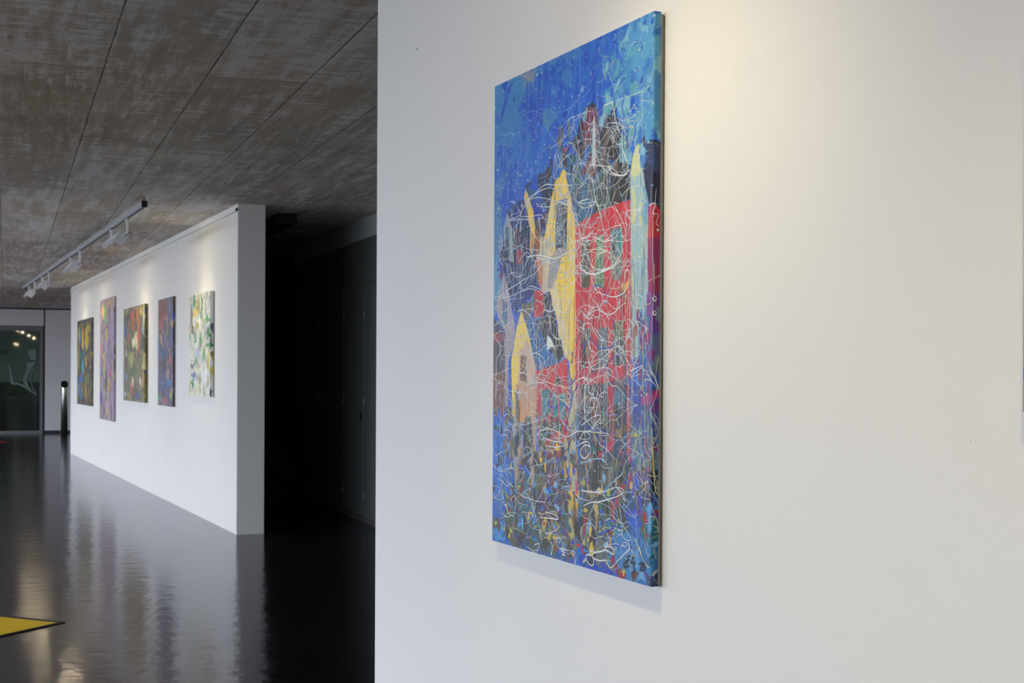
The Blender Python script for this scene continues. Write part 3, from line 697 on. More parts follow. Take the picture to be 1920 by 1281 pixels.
SHAPES = [
((38,92,205),(52,120,205),0,[(-198,-390),(1028,-95),(1031,869),(-166,897)]),
((75,145,200),(50,115,200),14,[(-32,-24),(270,-18),(271,30),(176,66),(167,191),(-28,175)]),
((78,150,205),(60,125,205),12,[(-32,-11),(550,-9),(537,13),(461,22),(355,20),(263,28),(160,32),(-22,42)]),
((165,155,165),(90,140,190),8,[(144,-5),(263,1),(249,31),(198,27),(160,11)]),
((165,150,155),(90,140,190),5,[(50,2),(98,2),(86,21)]),
((100,170,208),(70,140,205),14,[(715,7),(875,-6),(903,-5),(904,107),(835,106),(776,88),(748,51),(726,36)]),
((62,128,200),(80,150,190),12,[(623,45),(770,69),(798,139),(755,156),(670,93),(623,67)]),
((80,140,205),(50,105,205),10,[(798,93),(876,109),(881,230),(804,232)]),
((85,150,185),(60,120,190),6,[(850,104),(901,107),(901,274),(851,262)]),
((120,180,210),(60,120,200),8,[(803,160),(876,149),(872,258),(814,228)]),
((90,150,190),(60,130,180),9,[(300,106),(383,124),(411,171),(329,164)]),
((60,70,190),(40,90,205),9,[(272,83),(328,76),(301,144),(258,152)]),
((110,180,215),(70,140,210),5,[(355,64),(383,66),(396,83),(369,81)]),
((120,185,215),(70,140,210),5,[(699,151),(727,154),(744,206),(716,204)]),
((90,140,180),(60,120,190),8,[(-10,248),(63,252),(81,353),(51,443),(20,471),(-5,469)]),
((38,88,200),(60,120,200),6,[(63,258),(202,297),(195,323),(104,337),(74,389),(59,443),(43,411)]),
((36,42,66),(60,70,95),1,[(418,227),(458,224),(490,212),(508,204),(521,181),(539,163),(555,149),(588,141),(612,162),(647,157),(676,171),(699,159),(708,195),(731,225),(750,285),(780,569),(494,551),(426,293)]),
((62,112,150),(45,80,120),3,[(425,226),(484,249),(528,291),(602,317),(591,408),(511,413),(485,357),(452,303)]),
((66,112,108),(45,90,95),4,[(490,258),(540,243),(535,325),(510,324)]),
((54,46,44),(38,40,52),3,[(595,219),(745,243),(775,325),(778,387),(701,393),(672,319),(608,302)]),
((128,52,78),(95,40,60),1,[(551,151),(606,155),(622,260),(614,318),(541,300),(540,234),(533,172)]),
((130,75,80),(90,60,70),3,[(552,229),(613,228),(614,303),(541,306),(522,279)]),
((205,210,215),(150,170,190),0,[(597,170),(605,198),(608,290),(587,287),(590,207)]),
((155,200,218),(110,150,190),1,[(662,165),(699,158),(682,178),(665,174)]),
((130,175,195),(90,130,160),1,[(539,157),(567,148),(558,177),(539,176)]),
((125,85,115),(70,60,90),2,[(624,199),(662,176),(648,211),(619,219)]),
((85,125,150),(55,85,110),3,[(590,327),(640,296),(666,318),(638,354),(603,387),(578,368)]),
((40,42,46),(60,75,70),3,[(599,349),(672,345),(729,363),(778,364),(779,388),(673,393),(591,405)]),
((80,85,80),(50,60,60),4,[(614,324),(666,318),(689,347),(650,371)]),
((200,70,120),(110,80,150),1,[(428,225),(474,226),(445,237)]),
((40,88,200),(50,100,210),0,[(676,286),(688,286),(701,295),(703,319),(678,315)]),
((50,90,200),None,0,[(625,250),(663,249),(648,256)]),
((36,46,72),(50,75,110),1,[(208,289),(268,276),(303,272),(324,269),(359,276),(386,271),(403,282),(373,344),(346,370),(269,386),(247,341)]),
((60,110,150),(40,70,110),3,[(217,296),(246,291),(290,334),(269,343)]),
((38,62,185),(30,40,120),1,[(240,328),(268,332),(346,367),(339,375),(269,388),(247,353)]),
((36,44,80),(30,60,130),1,[(97,336),(143,329),(203,322),(247,353),(271,461),(293,547),(93,535),(39,445),(67,413),(74,370)]),
((34,60,150),(30,45,100),3,[(104,337),(203,324),(226,386),(136,389),(105,368)]),
((76,50,64),(55,40,60),2,[(269,386),(339,369),(374,384),(320,436),(300,548),(271,473)]),
((165,100,62),(110,65,60),2,[(270,402),(291,413),(309,435),(311,549),(283,547),(271,461)]),
((238,202,80),(225,190,90),0,[(210,297),(229,321),(258,360),(268,402),(270,432),(249,468),(235,460),(239,399),(218,353),(198,322)]),
((195,190,170),None,1,[(201,324),(217,320),(236,340),(229,351),(214,340)]),
((205,150,60),(170,110,80),3,[(241,414),(269,426),(253,466),(237,455)]),
((165,170,176),(140,150,160),0,[(89,344),(121,388),(135,483),(117,485),(71,432),(65,391)]),
((44,75,95),(120,170,190),1,[(78,383),(105,389),(108,460),(93,461),(76,429)]),
((178,40,70),(120,30,60),0,[(149,448),(186,447),(191,487),(149,484)]),
((98,36,76),(50,40,80),2,[(136,398),(178,396),(190,442),(137,442)]),
((60,45,80),(36,44,80),2,[(197,419),(227,419),(235,461),(205,465)]),
((240,204,72),(232,196,92),0,[(420,233),(436,259),(455,309),(466,333),(454,348),(413,347),(395,352),(391,403),(390,467),(375,487),(355,511),(335,553),(311,549),(334,498),(303,470),(323,437),(353,365),(386,300)]),
((205,195,165),(225,200,120),5,[(306,435),(361,434),(382,459),(362,492),(334,498),(301,472)]),
((222,208,150),(238,205,80),4,[(353,365),(387,346),(390,369),(361,411),(334,438)]),
((240,204,68),(235,205,90),0,[(454,348),(467,330),(482,363),(502,404),(504,563),(393,556),(429,503),(456,461)]),
((46,52,70),(70,60,80),1,[(395,351),(454,351),(456,460),(392,467)]),
((62,98,122),(45,60,80),3,[(395,398),(421,389),(431,447),(395,460)]),
((158,152,156),(145,140,146),1,[(388,467),(456,461),(429,503),(396,554),(346,551),(362,506)]),
((36,84,195),(50,100,190),0,[(467,332),(485,357),(512,405),(504,417),(492,394)]),
((206,40,48),(190,45,60),0,[(502,417),(554,408),(615,398),(673,393),(729,387),(778,388),(781,580),(504,563)]),
((206,40,48),(186,42,62),0,[(503,492),(779,515),(784,594),(787,670),(782,736),(768,745),(763,844),(508,848)]),
((200,70,80),(206,40,48),3,[(729,391),(778,389),(779,423),(729,412)]),
((58,125,135),(70,105,110),1,[(535,458),(558,457),(559,567),(541,566)]),
((90,75,52),(60,60,50),1,[(555,457),(578,457),(578,568),(559,567)]),
((96,138,92),(120,140,110),1,[(615,452),(651,454),(653,572),(605,569),(607,516)]),
((50,130,142),(90,130,140),1,[(686,444),(742,444),(742,501),(686,499)]),
((112,128,126),(70,100,90),2,[(686,496),(742,498),(741,550),(708,556),(687,522)]),
((84,80,58),(60,60,60),1,[(536,495),(577,498),(572,565),(541,565)]),
((98,138,90),(80,110,90),1,[(606,501),(652,504),(647,561),(610,566)]),
((110,130,122),(100,90,90),1,[(686,507),(739,512),(743,549),(703,559),(688,536)]),
((242,168,32),(230,150,30),0,[(774,556),(778,571),(761,585),(736,590),(733,581),(743,563),(755,570)]),
((42,36,36),(60,55,45),1,[(538,661),(563,659),(561,753),(539,759)]),
((104,96,52),(70,60,50),1,[(560,662),(586,663),(585,743),(561,755)]),
((92,90,115),(60,90,110),1,[(619,664),(672,661),(673,707),(620,706)]),
((52,112,118),(90,80,110),2,[(620,701),(673,700),(674,748),(620,754)]),
((100,112,82),(140,120,60),1,[(698,656),(752,648),(754,704),(698,703)]),
((60,70,74),(110,130,170),2,[(698,692),(754,691),(755,744),(699,749)]),
((195,45,82),(180,40,70),1,[(539,759),(618,755),(759,751),(766,773),(654,785),(589,796),(528,796)]),
((95,72,84),(120,50,80),2,[(534,795),(619,792),(766,773),(763,844),(529,848)]),
((60,120,150),(60,80,150),2,[(704,798),(754,793),(755,844),(705,845)]),
((100,85,60),(60,70,110),2,[(547,802),(583,796),(589,823),(547,837)]),
((168,192,192),(130,175,200),0,[(810,256),(823,271),(837,334),(849,380),(860,436),(859,585),(781,580),(779,428),(773,345),(783,301)]),
((226,216,122),(180,195,180),4,[(809,269),(823,289),(831,333),(799,336),(777,336),(783,303)]),
((222,212,130),(160,190,190),3,[(784,367),(799,359),(808,431),(795,435)]),
((220,210,130),(160,190,190),3,[(821,397),(834,399),(837,449),(824,443)]),
((110,168,200),(150,190,205),4,[(834,358),(852,401),(858,451),(837,454)]),
((205,200,165),(160,185,190),4,[(779,504),(798,506),(801,579),(782,578)]),
((140,178,196),(160,185,190),1,[(778,515),(859,521),(858,647),(854,729),(786,733),(787,644)]),
((160,162,155),(120,150,180),3,[(786,670),(807,660),(810,725),(786,733)]),
((95,140,180),(150,170,190),3,[(817,661),(856,657),(857,726),(813,731)]),
((205,200,150),(150,185,190),3,[(785,528),(801,527),(801,595),(788,607)]),
((36,38,68),(50,60,90),1,[(824,264),(836,256),(862,267),(906,280),(906,444),(884,406),(860,402),(849,378),(837,334)]),
((55,75,120),(36,38,68),4,[(846,275),(884,285),(896,340),(857,326)]),
((192,38,60),(165,38,80),0,[(860,405),(884,404),(896,424),(906,448),(907,488),(859,486)]),
((150,38,92),(120,40,120),2,[(859,476),(906,476),(907,586),(859,585)]),
((160,34,84),(110,40,110),1,[(858,521),(907,523),(907,599),(858,598)]),
((84,54,152),(130,50,120),2,[(858,593),(907,599),(907,683),(859,684)]),
((90,112,142),(90,60,150),3,[(859,682),(907,680),(907,773),(859,771)]),
((150,40,120),(90,60,150),3,[(854,598),(874,596),(872,729),(857,731)]),
((74,138,186),(110,165,195),2,[(-22,450),(27,454),(73,553),(19,606),(-6,625)]),
((30,58,200),None,0,[(26,468),(78,498),(61,523)]),
((170,160,182),(165,150,160),0,[(72,499),(101,554),(141,635),(142,683),(104,737),(101,858),(74,856),(82,657),(31,619),(14,593),(45,545)]),
((62,112,165),(50,90,150),1,[(60,568),(94,583),(89,645),(63,628)]),
((34,54,100),(30,50,130),0,[(82,470),(278,505),(294,560),(244,574),(189,589),(148,617),(110,561),(76,507)]),
((48,70,150),(34,54,100),4,[(117,564),(221,544),(251,572),(171,600),(140,605)]),
((32,58,120),(50,60,90),1,[(-14,611),(79,657),(81,676),(-13,664)]),
((172,60,84),(110,60,90),1,[(-13,659),(81,661),(76,685),(-12,692)]),
((70,60,90),(90,60,70),1,[(-12,686),(81,682),(78,767),(-11,767)]),
((122,78,62),(140,90,70),2,[(-11,767),(83,764),(80,856),(-9,857)]),
((118,112,92),(90,100,80),1,[(185,589),(244,586),(253,607),(224,634),(193,615)]),
((80,110,142),(110,120,80),1,[(244,573),(272,563),(275,608),(252,609)]),
((192,40,54),(170,36,50),0,[(272,560),(322,558),(327,622),(273,629),(259,624)]),
((38,34,38),(60,48,45),0,[(322,570),(362,566),(378,607),(406,662),(446,720),(411,739),(338,700),(281,636),(326,621)]),
((24,84,158),(40,110,165),0,[(212,638),(261,627),(309,670),(339,711),(411,739),(366,749),(283,758),(253,704)]),
((214,224,226),None,0,[(345,672),(373,684),(395,705),(365,702),(348,712),(342,694)]),
((208,188,165),(220,205,180),1,[(278,474),(368,481),(390,554),(363,568),(335,565),(308,559)]),
((206,122,70),(208,160,120),2,[(284,483),(313,486),(320,553),(301,555)]),
((160,154,150),(150,145,145),1,[(362,481),(407,485),(371,559),(346,556)]),
((240,206,76),(232,200,90),0,[(429,486),(503,492),(507,769),(497,788),(481,772),(471,736),(445,720),(406,645),(363,570),(396,540)]),
((224,208,172),(232,205,120),3,[(363,570),(398,540),(423,595),(444,658),(461,728),(445,720),(406,645)]),
((242,212,96),(236,205,90),0,[(187,606),(225,656),(255,707),(255,724),(195,709),(175,756),(176,798),(153,855),(128,855),(124,731),(156,648)]),
((212,180,162),(205,160,140),1,[(176,708),(224,680),(253,710),(284,757),(286,852),(153,855),(175,756)]),
((132,86,46),(110,70,45),1,[(184,721),(219,724),(227,792),(183,786)]),
((206,42,50),(190,40,55),0,[(283,760),(366,749),(425,738),(461,728),(470,849),(284,852)]),
((50,130,142),(40,100,120),1,[(315,811),(349,801),(362,851),(312,852)]),
((80,50,36),(60,50,40),1,[(406,774),(434,786),(456,810),(427,826),(379,808)]),
((50,132,146),(60,110,130),1,[(379,817),(458,810),(458,849),(394,850)]),
((120,118,150),(100,95,130),1,[(466,741),(481,769),(506,787),(507,848),(470,849)]),
((222,214,130),(190,180,130),1,[(491,796),(507,786),(511,848),(498,848)]),
((44,108,205),(34,100,190),1,[(-12,877),(78,886),(83,1046),(75,1189),(-5,1197)]),
((135,84,78),(90,60,80),2,[(-2,794),(84,794),(85,873),(54,888),(6,877)]),
((142,98,60),(110,80,60),2,[(76,886),(124,863),(134,989),(102,1015),(79,968)]),
((48,44,46),(70,60,55),1,[(85,858),(127,854),(125,939)]),
((162,162,182),(140,150,175),2,[(123,839),(200,891),(203,1062),(149,1063),(131,977)]),
((236,196,50),None,0,[(134,850),(154,866),(134,897)]),
((206,156,128),(202,152,92),2,[(152,794),(285,794),(279,890),(176,893),(151,857)]),
((44,44,47),(60,65,60),1,[(204,894),(279,891),(287,958),(305,1026),(230,1012),(203,980)]),
((205,160,130),(150,130,120),2,[(256,884),(285,883),(288,981),(269,982)]),
((38,94,120),(40,80,90),4,[(86,1064),(201,1021),(305,1020),(307,1166),(89,1188)]),
((60,98,62),(40,80,60),4,[(78,1050),(145,1066),(130,1184),(81,1189)]),
((130,150,60),(60,98,62),3,[(76,1053),(92,1064),(100,1111),(84,1089)]),
((205,40,50),(175,40,50),0,[(283,794),(470,793),(472,950),(422,970),(307,982),(292,883)]),
((50,130,145),(45,110,120),1,[(315,808),(361,805),(369,861),(320,880)]),
((50,130,146),(60,120,130),1,[(375,813),(457,815),(454,877),(381,873)]),
((200,40,50),None,1,[(403,813),(415,813),(422,874),(413,874)]),
((60,50,36),(50,60,50),1,[(320,894),(369,895),(370,923),(320,929)]),
((165,60,50),(120,50,45),2,[(341,939),(422,930),(423,970),(342,979)]),
((48,44,36),(90,60,40),1,[(428,932),(471,928),(466,986),(429,977)]),
((74,58,88),(100,60,60),4,[(300,981),(475,971),(463,1038),(302,1055)]),
((60,42,68),(120,40,60),5,[(301,1043),(481,1023),(465,1150),(303,1166)]),
((140,38,58),(90,40,60),5,[(383,1035),(449,1036),(436,1062),(377,1064)]),
((216,182,40),(180,150,60),2,[(413,1003),(443,988),(463,1013),(429,1025)]),
((186,184,152),(150,150,140),3,[(471,829),(511,807),(519,958),(521,1144),(490,1147),(474,961)]),
((228,188,46),(200,180,90),3,[(476,1037),(526,1039),(533,1080),(488,1058)]),
((200,70,60),None,1,[(513,970),(522,969),(520,1066),(513,1067)]),
((60,64,90),(50,60,70),2,[(519,793),(777,792),(789,935),(778,958),(530,971)]),
((190,42,62),(170,45,75),1,[(511,793),(534,793),(528,866),(518,861)]),
((190,44,75),(150,50,90),1,[(677,793),(703,793),(707,925),(681,925)]),
((195,40,66),(150,45,90),1,[(760,793),(780,792),(789,950),(771,959)]),
((60,124,150),(70,90,150),2,[(704,806),(756,803),(750,848),(705,847)]),
((120,98,70),(70,70,90),2,[(535,812),(579,820),(573,852),(535,850)]),
((142,64,46),(80,60,60),2,[(595,822),(632,843),(614,885),(596,881)]),
((198,38,68),(170,40,70),1,[(599,912),(626,927),(672,910),(782,918),(783,937),(649,939)]),
((36,60,190),None,1,[(626,901),(655,897),(649,926),(632,924)]),
((152,122,62),(100,90,70),2,[(711,890),(755,884),(761,912),(711,908)]),
((96,96,80),(70,80,70),4,[(626,964),(773,956),(774,1046),(562,1063),(537,1017)]),
((54,80,126),(50,60,80),4,[(530,947),(651,942),(640,1012),(537,1027)]),
((54,70,54),(40,60,60),5,[(531,1060),(774,1036),(781,1118),(532,1143)]),
((35,40,45),(60,60,40),4,[(580,1051),(723,1025),(707,1077),(610,1091)]),
((60,86,155),(50,70,130),2,[(781,792),(908,792),(908,878),(788,920)]),
((50,70,185),(60,86,155),3,[(781,792),(813,792),(813,840),(787,860)]),
((186,60,136),(120,60,140),2,[(829,817),(875,800),(908,797),(908,826),(886,830),(829,833)]),
((110,126,142),(90,110,130),3,[(793,878),(908,875),(908,970),(814,986),(788,935)]),
((130,130,70),(110,126,142),3,[(876,946),(908,941),(908,980),(881,984)]),
((38,44,50),(60,70,60),2,[(825,978),(908,965),(908,1028),(830,1032)]),
((84,60,172),(60,70,190),4,[(783,1015),(842,1006),(842,1068),(781,1068)]),
((180,40,66),(120,50,110),3,[(767,936),(793,945),(809,989),(778,1021)]),
((58,126,188),(40,80,150),4,[(841,1029),(908,1026),(909,1108),(831,1113)]),
((40,70,150),(40,50,70),3,[(841,1024),(908,1018),(908,1043),(851,1050)]),
((186,190,50),None,0,[(779,894),(811,893),(822,897),(814,901),(786,901)]),
((150,196,216),(110,170,210),1,[(603,944),(638,937),(662,951),(632,963),(609,961)]),
((30,96,170),(40,110,200),3,[(-20,1112),(80,1104),(90,1220),(-17,1232)]),
((86,158,220),(50,110,190),2,[(26,1159),(99,1158),(82,1204),(12,1212)]),
((44,80,76),(50,90,110),4,[(98,1147),(291,1140),(405,1140),(418,1210),(226,1224),(108,1218)]),
((90,80,50),(60,70,60),4,[(110,1151),(170,1146),(192,1215),(115,1212)]),
((70,90,60),(60,60,45),4,[(232,1173),(291,1161),(292,1209),(226,1211)]),
((34,86,165),(40,110,190),3,[(86,1212),(226,1211),(406,1201),(569,1173),(709,1212),(678,1223),(72,1228)]),
((120,110,90),(90,100,70),4,[(405,1140),(523,1126),(524,1178),(442,1192)]),
((200,190,120),(150,140,90),3,[(458,1038),(511,1044),(518,1149),(477,1163)]),
((232,192,44),(200,180,60),2,[(473,1052),(493,1036),(525,1073),(517,1119),(500,1116),(453,1102),(500,1105)]),
((110,116,106),(95,100,95),4,[(540,1122),(693,1107),(762,1212),(704,1215),(581,1191)]),
((60,110,105),(110,116,106),4,[(612,1093),(677,1080),(703,1111),(629,1128)]),
((122,66,40),(90,50,40),3,[(651,1121),(724,1109),(787,1131),(764,1161),(688,1162)]),
((20,90,150),(40,110,120),3,[(677,1104),(789,1089),(789,1126),(719,1109)]),
((178,36,55),(140,40,60),1,[(685,1174),(744,1165),(770,1216),(735,1216)]),
((56,66,195),(60,70,150),1,[(641,1190),(678,1197),(712,1213),(662,1218)]),
((40,70,190),None,1,[(569,1168),(614,1195),(646,1215),(592,1217),(524,1208)]),
((110,50,150),(70,40,90),1,[(438,1129),(456,1142),(462,1154),(444,1146)]),
((40,110,168),(70,140,200),3,[(784,1126),(903,1107),(903,1222),(755,1220),(760,1166)]),
((120,176,224),(60,130,200),2,[(804,1193),(847,1185),(857,1209),(809,1208)]),
((28,108,118),(30,90,130),3,[(837,1068),(903,1062),(903,1125),(837,1125)]),
((30,100,80),(28,108,118),2,[(870,1070),(896,1069),(895,1089),(880,1089)]),
((110,176,225),(50,130,200),2,[(863,1037),(879,1036),(880,1101),(866,1102)]),
((185,36,50),None,0,[(837,1059),(854,1058),(863,1082),(851,1085)]),
((185,36,50),None,0,[(884,1052),(903,1057),(903,1065),(888,1061)]),
((40,35,40),(60,110,170),2,[(852,1201),(896,1188),(896,1215),(866,1214)]),
((180,40,50),None,0,[(515,1164),(541,1164),(538,1172),(521,1171)]),
((180,190,40),None,0,[(540,1118),(580,1118),(591,1125),(546,1124)]),
((235,180,30),None,0,[(620,1039),(650,1044),(650,1051),(634,1049)]),
((235,175,40),None,0,[(667,1126),(688,1129),(724,1137),(701,1136)]),
((176,186,50),None,0,[(599,1158),(613,1156),(632,1167),(621,1171)]),
((176,186,50),None,1,[(744,1066),(781,1069),(781,1073),(754,1072)]),
]
DRIPS = [
((222,228,230),4,[(533,448),(555,452),(579,447),(603,436)]),
((222,228,230),4,[(549,496),(532,511),(543,525),(574,535),(610,538),(651,533),(691,528),(725,512),(747,491)]),
((222,228,230),3,[(555,485),(558,472),(585,466),(639,455),(673,443),(707,438),(738,439)]),
((222,228,230),3,[(691,486),(702,511),(674,529),(616,528),(580,511)]),
((222,228,230),3,[(606,452),(650,467),(696,466),(735,449)]),
((222,228,230),4,[(590,310),(602,350),(620,384),(638,413),(650,440),(673,456)]),
((222,228,230),3,[(491,341),(510,363),(554,371),(614,373),(554,382),(517,367),(572,362)]),
((222,228,230),3,[(219,397),(262,384),(189,373),(113,370)]),
((222,228,230),3,[(137,413),(181,360),(210,337),(318,303),(386,309),(485,321)]),
((222,228,230),2.5,[(97,367),(166,362),(218,335),(276,327),(373,344),(453,365)]),
((222,228,230),3,[(225,327),(304,313),(373,315),(427,339),(387,357),(311,354),(276,341)]),
((222,228,230),4,[(220,472),(278,471),(334,478),(389,488),(442,481),(493,474)]),
((222,228,230),3,[(168,480),(220,460),(271,485),(320,483),(362,497),(396,494)]),
((222,228,230),4,[(739,243),(736,263),(750,286),(767,309),(756,330),(695,319),(672,300)]),
((222,228,230),3,[(694,235),(708,253),(728,259),(742,251),(717,223),(700,215),(688,234),(700,252)]),
((222,228,230),3,[(601,253),(619,277),(666,313),(729,329),(767,324)]),
((222,228,230),3,[(724,391),(701,385),(718,406),(746,434),(757,461),(735,464)]),
((222,228,230),4.5,[(525,505),(537,522),(568,533),(592,537),(645,536),(702,527),(738,514)]),
((222,228,230),4,[(580,527),(598,559),(622,579),(663,589),(703,595),(747,589),(769,575),(780,555),(769,539),(755,544),(758,557)]),
((222,228,230),3,[(608,600),(623,611),(635,622),(664,630),(692,633),(726,621),(736,601)]),
((222,228,230),3,[(507,624),(532,612),(569,608),(605,621),(587,639),(563,635),(545,621)]),
((222,228,230),3,[(521,674),(533,658),(551,664),(557,651),(587,652),(612,674),(641,691),(670,681),(658,649)]),
((40,70,200),4,[(540,731),(555,710),(570,692),(588,683),(606,695),(624,706),(664,709),(698,702),(709,680),(704,656),(692,635)]),
((40,70,200),3,[(593,572),(616,564),(646,573),(669,595)]),
((40,70,200),2.5,[(732,724),(687,734),(665,752),(636,767)]),
((222,228,230),4,[(497,791),(528,779),(559,776),(583,791),(577,807),(607,815)]),
((222,228,230),3,[(540,759),(558,743),(582,741),(601,756),(642,753),(682,754),(705,767)]),
((222,228,230),3,[(14,565),(62,561),(116,546),(206,528),(272,515),(321,495),(362,492)]),
((222,228,230),3,[(1,561),(30,574),(70,568),(132,565),(222,553),(279,559),(322,576),(336,611)]),
((222,228,230),3,[(163,609),(193,604),(230,615),(259,634),(274,664),(289,705),(267,687)]),
((222,228,230),3,[(174,768),(211,762),(225,739),(246,721),(282,716),(324,728),(345,754)]),
((222,228,230),3,[(322,608),(364,615),(404,611),(443,622),(469,609),(494,585)]),
((150,195,225),3,[(307,497),(355,486),(402,504),(442,496)]),
((222,228,230),2.5,[(8,671),(40,687),(72,697),(80,676)]),
((222,228,230),2.5,[(283,791),(339,787),(393,794),(433,797),(472,798),(509,791)]),
((222,228,230),2.5,[(219,797),(269,789),(325,791),(366,805),(407,822),(446,833),(485,849)]),
((222,228,230),5,[(285,924),(303,912),(327,905),(368,902),(401,905),(428,911),(460,917),(492,911),(523,901),(569,901)]),
((222,228,230),4,[(524,930),(554,903),(590,897),(614,880),(643,864),(619,861),(578,873),(542,887)]),
((222,228,230),4,[(518,937),(548,927),(578,924),(591,944),(561,962),(536,952),(560,932),(591,934)]),
((222,228,230),3,[(286,941),(306,917),(327,922),(341,944),(369,954),(402,950)]),
((222,228,230),3,[(327,925),(382,931),(461,934),(409,944),(341,944)]),
((222,228,230),4,[(556,1073),(592,1062),(639,1056),(685,1046),(735,1034),(756,1022),(723,1017),(667,1030),(609,1037),(543,1038)]),
((150,195,225),4,[(537,974),(573,969),(620,960),(655,960),(678,971)]),
((150,195,225),4,[(723,1017),(740,1024),(762,1037),(783,1045)]),
((40,70,200),4,[(380,813),(353,839),(394,850),(433,838),(479,848),(497,812),(528,790)]),
((40,70,200),4,[(447,907),(460,887),(479,851),(491,818)]),
((40,70,200),3,[(542,893),(560,887),(602,896),(649,892),(678,904)]),
((222,228,230),2.5,[(77,919),(108,915),(131,929),(101,967),(62,975),(23,989),(39,1009)]),
((222,228,230),2.5,[(76,880),(107,874),(146,890),(191,898),(242,893),(299,880)]),
((222,228,230),2.5,[(7,1011),(47,1027),(95,1023),(111,1048),(141,1063)]),
((222,228,230),3,[(89,1112),(112,1131),(143,1135),(157,1110),(149,1084),(119,1098)]),
((222,228,230),2.5,[(207,962),(229,952),(258,960),(279,982),(301,998)]),
((222,228,230),2.5,[(142,1066),(202,1080),(245,1082),(288,1085),(344,1083)]),
((150,195,225),4,[(215,1000),(244,1018),(273,1040)]),
((222,228,230),5,[(779,1131),(784,1145),(759,1161),(729,1179),(699,1198),(683,1194),(670,1185),(646,1189),(619,1189),(603,1184),(613,1175),(646,1168),(672,1162),(709,1167),(709,1155),(683,1152),(667,1158),(678,1166)]),
((222,228,230),5,[(602,1182),(572,1185),(575,1197),(592,1205),(608,1203),(608,1188),(586,1176),(608,1172)]),
((222,228,230),3,[(661,1146),(688,1148),(719,1142),(744,1144),(769,1142),(774,1134),(749,1137),(764,1145)]),
((40,70,200),4,[(714,1145),(734,1145),(759,1133),(787,1131),(784,1138)]),
((222,228,230),4,[(723,1017),(743,1027),(753,1038),(764,1045)]),
((222,228,230),3,[(729,1085),(759,1101),(779,1113),(789,1126),(764,1128),(734,1108),(731,1127)]),
((40,70,200),4,[(634,1108),(661,1101),(703,1092),(713,1101),(698,1111),(635,1132)]),
((222,228,230),4,[(313,1123),(367,1120),(417,1117),(404,1109),(342,1107)]),
((222,228,230),3,[(232,1205),(272,1210),(305,1202),(305,1189),(279,1195)]),
((222,228,230),3,[(399,1166),(429,1160),(430,1173),(405,1173),(430,1188),(483,1185),(518,1186)]),
((222,228,230),4,[(430,1186),(460,1185),(436,1193),(460,1193),(439,1200),(460,1200)]),
((222,228,230),5,[(368,1174),(384,1183),(384,1196),(375,1210)]),
((222,228,230),3,[(343,1161),(393,1149),(429,1132)]),
((222,228,230),3,[(70,1135),(92,1142),(121,1139),(113,1129)]),
((222,228,230),6,[(80,1111),(99,1113),(106,1124)]),
((225,215,160),4,[(828,1135),(842,1157),(861,1172),(875,1175)]),
((225,215,160),4,[(809,1121),(828,1140),(838,1153)]),
((225,215,160),3,[(880,1130),(895,1148)]),
((225,215,160),3,[(883,1139),(894,1161)]),
((225,215,160),3,[(885,1130),(888,1157)]),
((225,215,160),3,[(866,1091),(873,1070),(885,1067),(882,1076)]),
((225,215,160),3,[(882,1085),(895,1094),(883,1101)]),
((225,215,160),3,[(880,1112),(895,1107)]),
((222,228,230),3,[(883,1197),(895,1208)]),
((225,215,160),3.5,[(840,933),(861,1022)]),
((225,215,160),3.5,[(850,942),(841,1011)]),
((225,215,160),3.5,[(880,921),(886,1004),(895,1023)]),
((225,215,160),3.5,[(830,1007),(866,993),(835,1024)]),
((225,215,160),3.5,[(861,976),(871,1026)]),
((225,215,160),3.5,[(883,965),(895,1014)]),
((225,215,160),3.5,[(876,1007),(894,1004)]),
((225,215,160),3.5,[(884,1021),(895,989)]),
((222,228,230),3,[(850,869),(855,932)]),
((222,228,230),3,[(870,858),(860,912)]),
((222,228,230),3,[(880,809),(886,875)]),
((222,228,230),3,[(860,805),(865,888)]),
((222,228,230),3,[(886,878),(892,926)]),
((222,228,230),3,[(839,844),(824,899)]),
((222,228,230),3,[(814,870),(809,890)]),
((222,228,230),3.5,[(781,760),(839,748),(792,770)]),
((222,228,230),3.5,[(839,751),(860,795)]),
((222,228,230),3.5,[(864,741),(883,771),(894,800)]),
((222,228,230),3.5,[(859,761),(894,790)]),
((222,228,230),3.5,[(787,773),(829,766)]),
((222,228,230),2.5,[(862,409),(884,406),(878,426),(890,429),(885,448),(893,453)]),
((222,228,230),2.5,[(873,423),(878,443)]),
((222,228,230),2.5,[(868,442),(893,404)]),
((222,228,230),2.5,[(836,273),(896,305)]),
((222,228,230),2.5,[(841,287),(896,327)]),
((222,228,230),2.5,[(831,305),(893,310)]),
((222,228,230),2.5,[(836,339),(896,369)]),
((222,228,230),2.5,[(857,346),(893,399)]),
((222,228,230),4,[(882,600),(879,607),(884,612),(886,605),(882,600)]),
((222,228,230),4,[(882,631),(879,637),(884,642),(886,636),(882,631)]),
((18,18,22),6,[(785,1161),(776,1163),(769,1166)]),
((18,18,22),7,[(785,1169),(772,1173),(761,1179),(756,1184),(761,1187),(775,1186),(782,1182)]),
((18,18,22),5,[(763,1179),(772,1179),(777,1177)]),
((18,18,22),5,[(806,1159),(797,1166),(791,1174),(793,1176),(803,1172),(809,1173),(801,1181),(809,1184),(805,1192),(792,1198)]),
((18,18,22),5,[(843,1168),(833,1170),(830,1174),(836,1175),(843,1170),(846,1169),(846,1174),(836,1182),(832,1181)]),
((18,18,22),5,[(846,1168),(854,1168),(848,1174),(855,1175),(854,1180),(846,1185),(833,1187)]),
((18,18,22),6,[(877,1166),(881,1167)]),
]


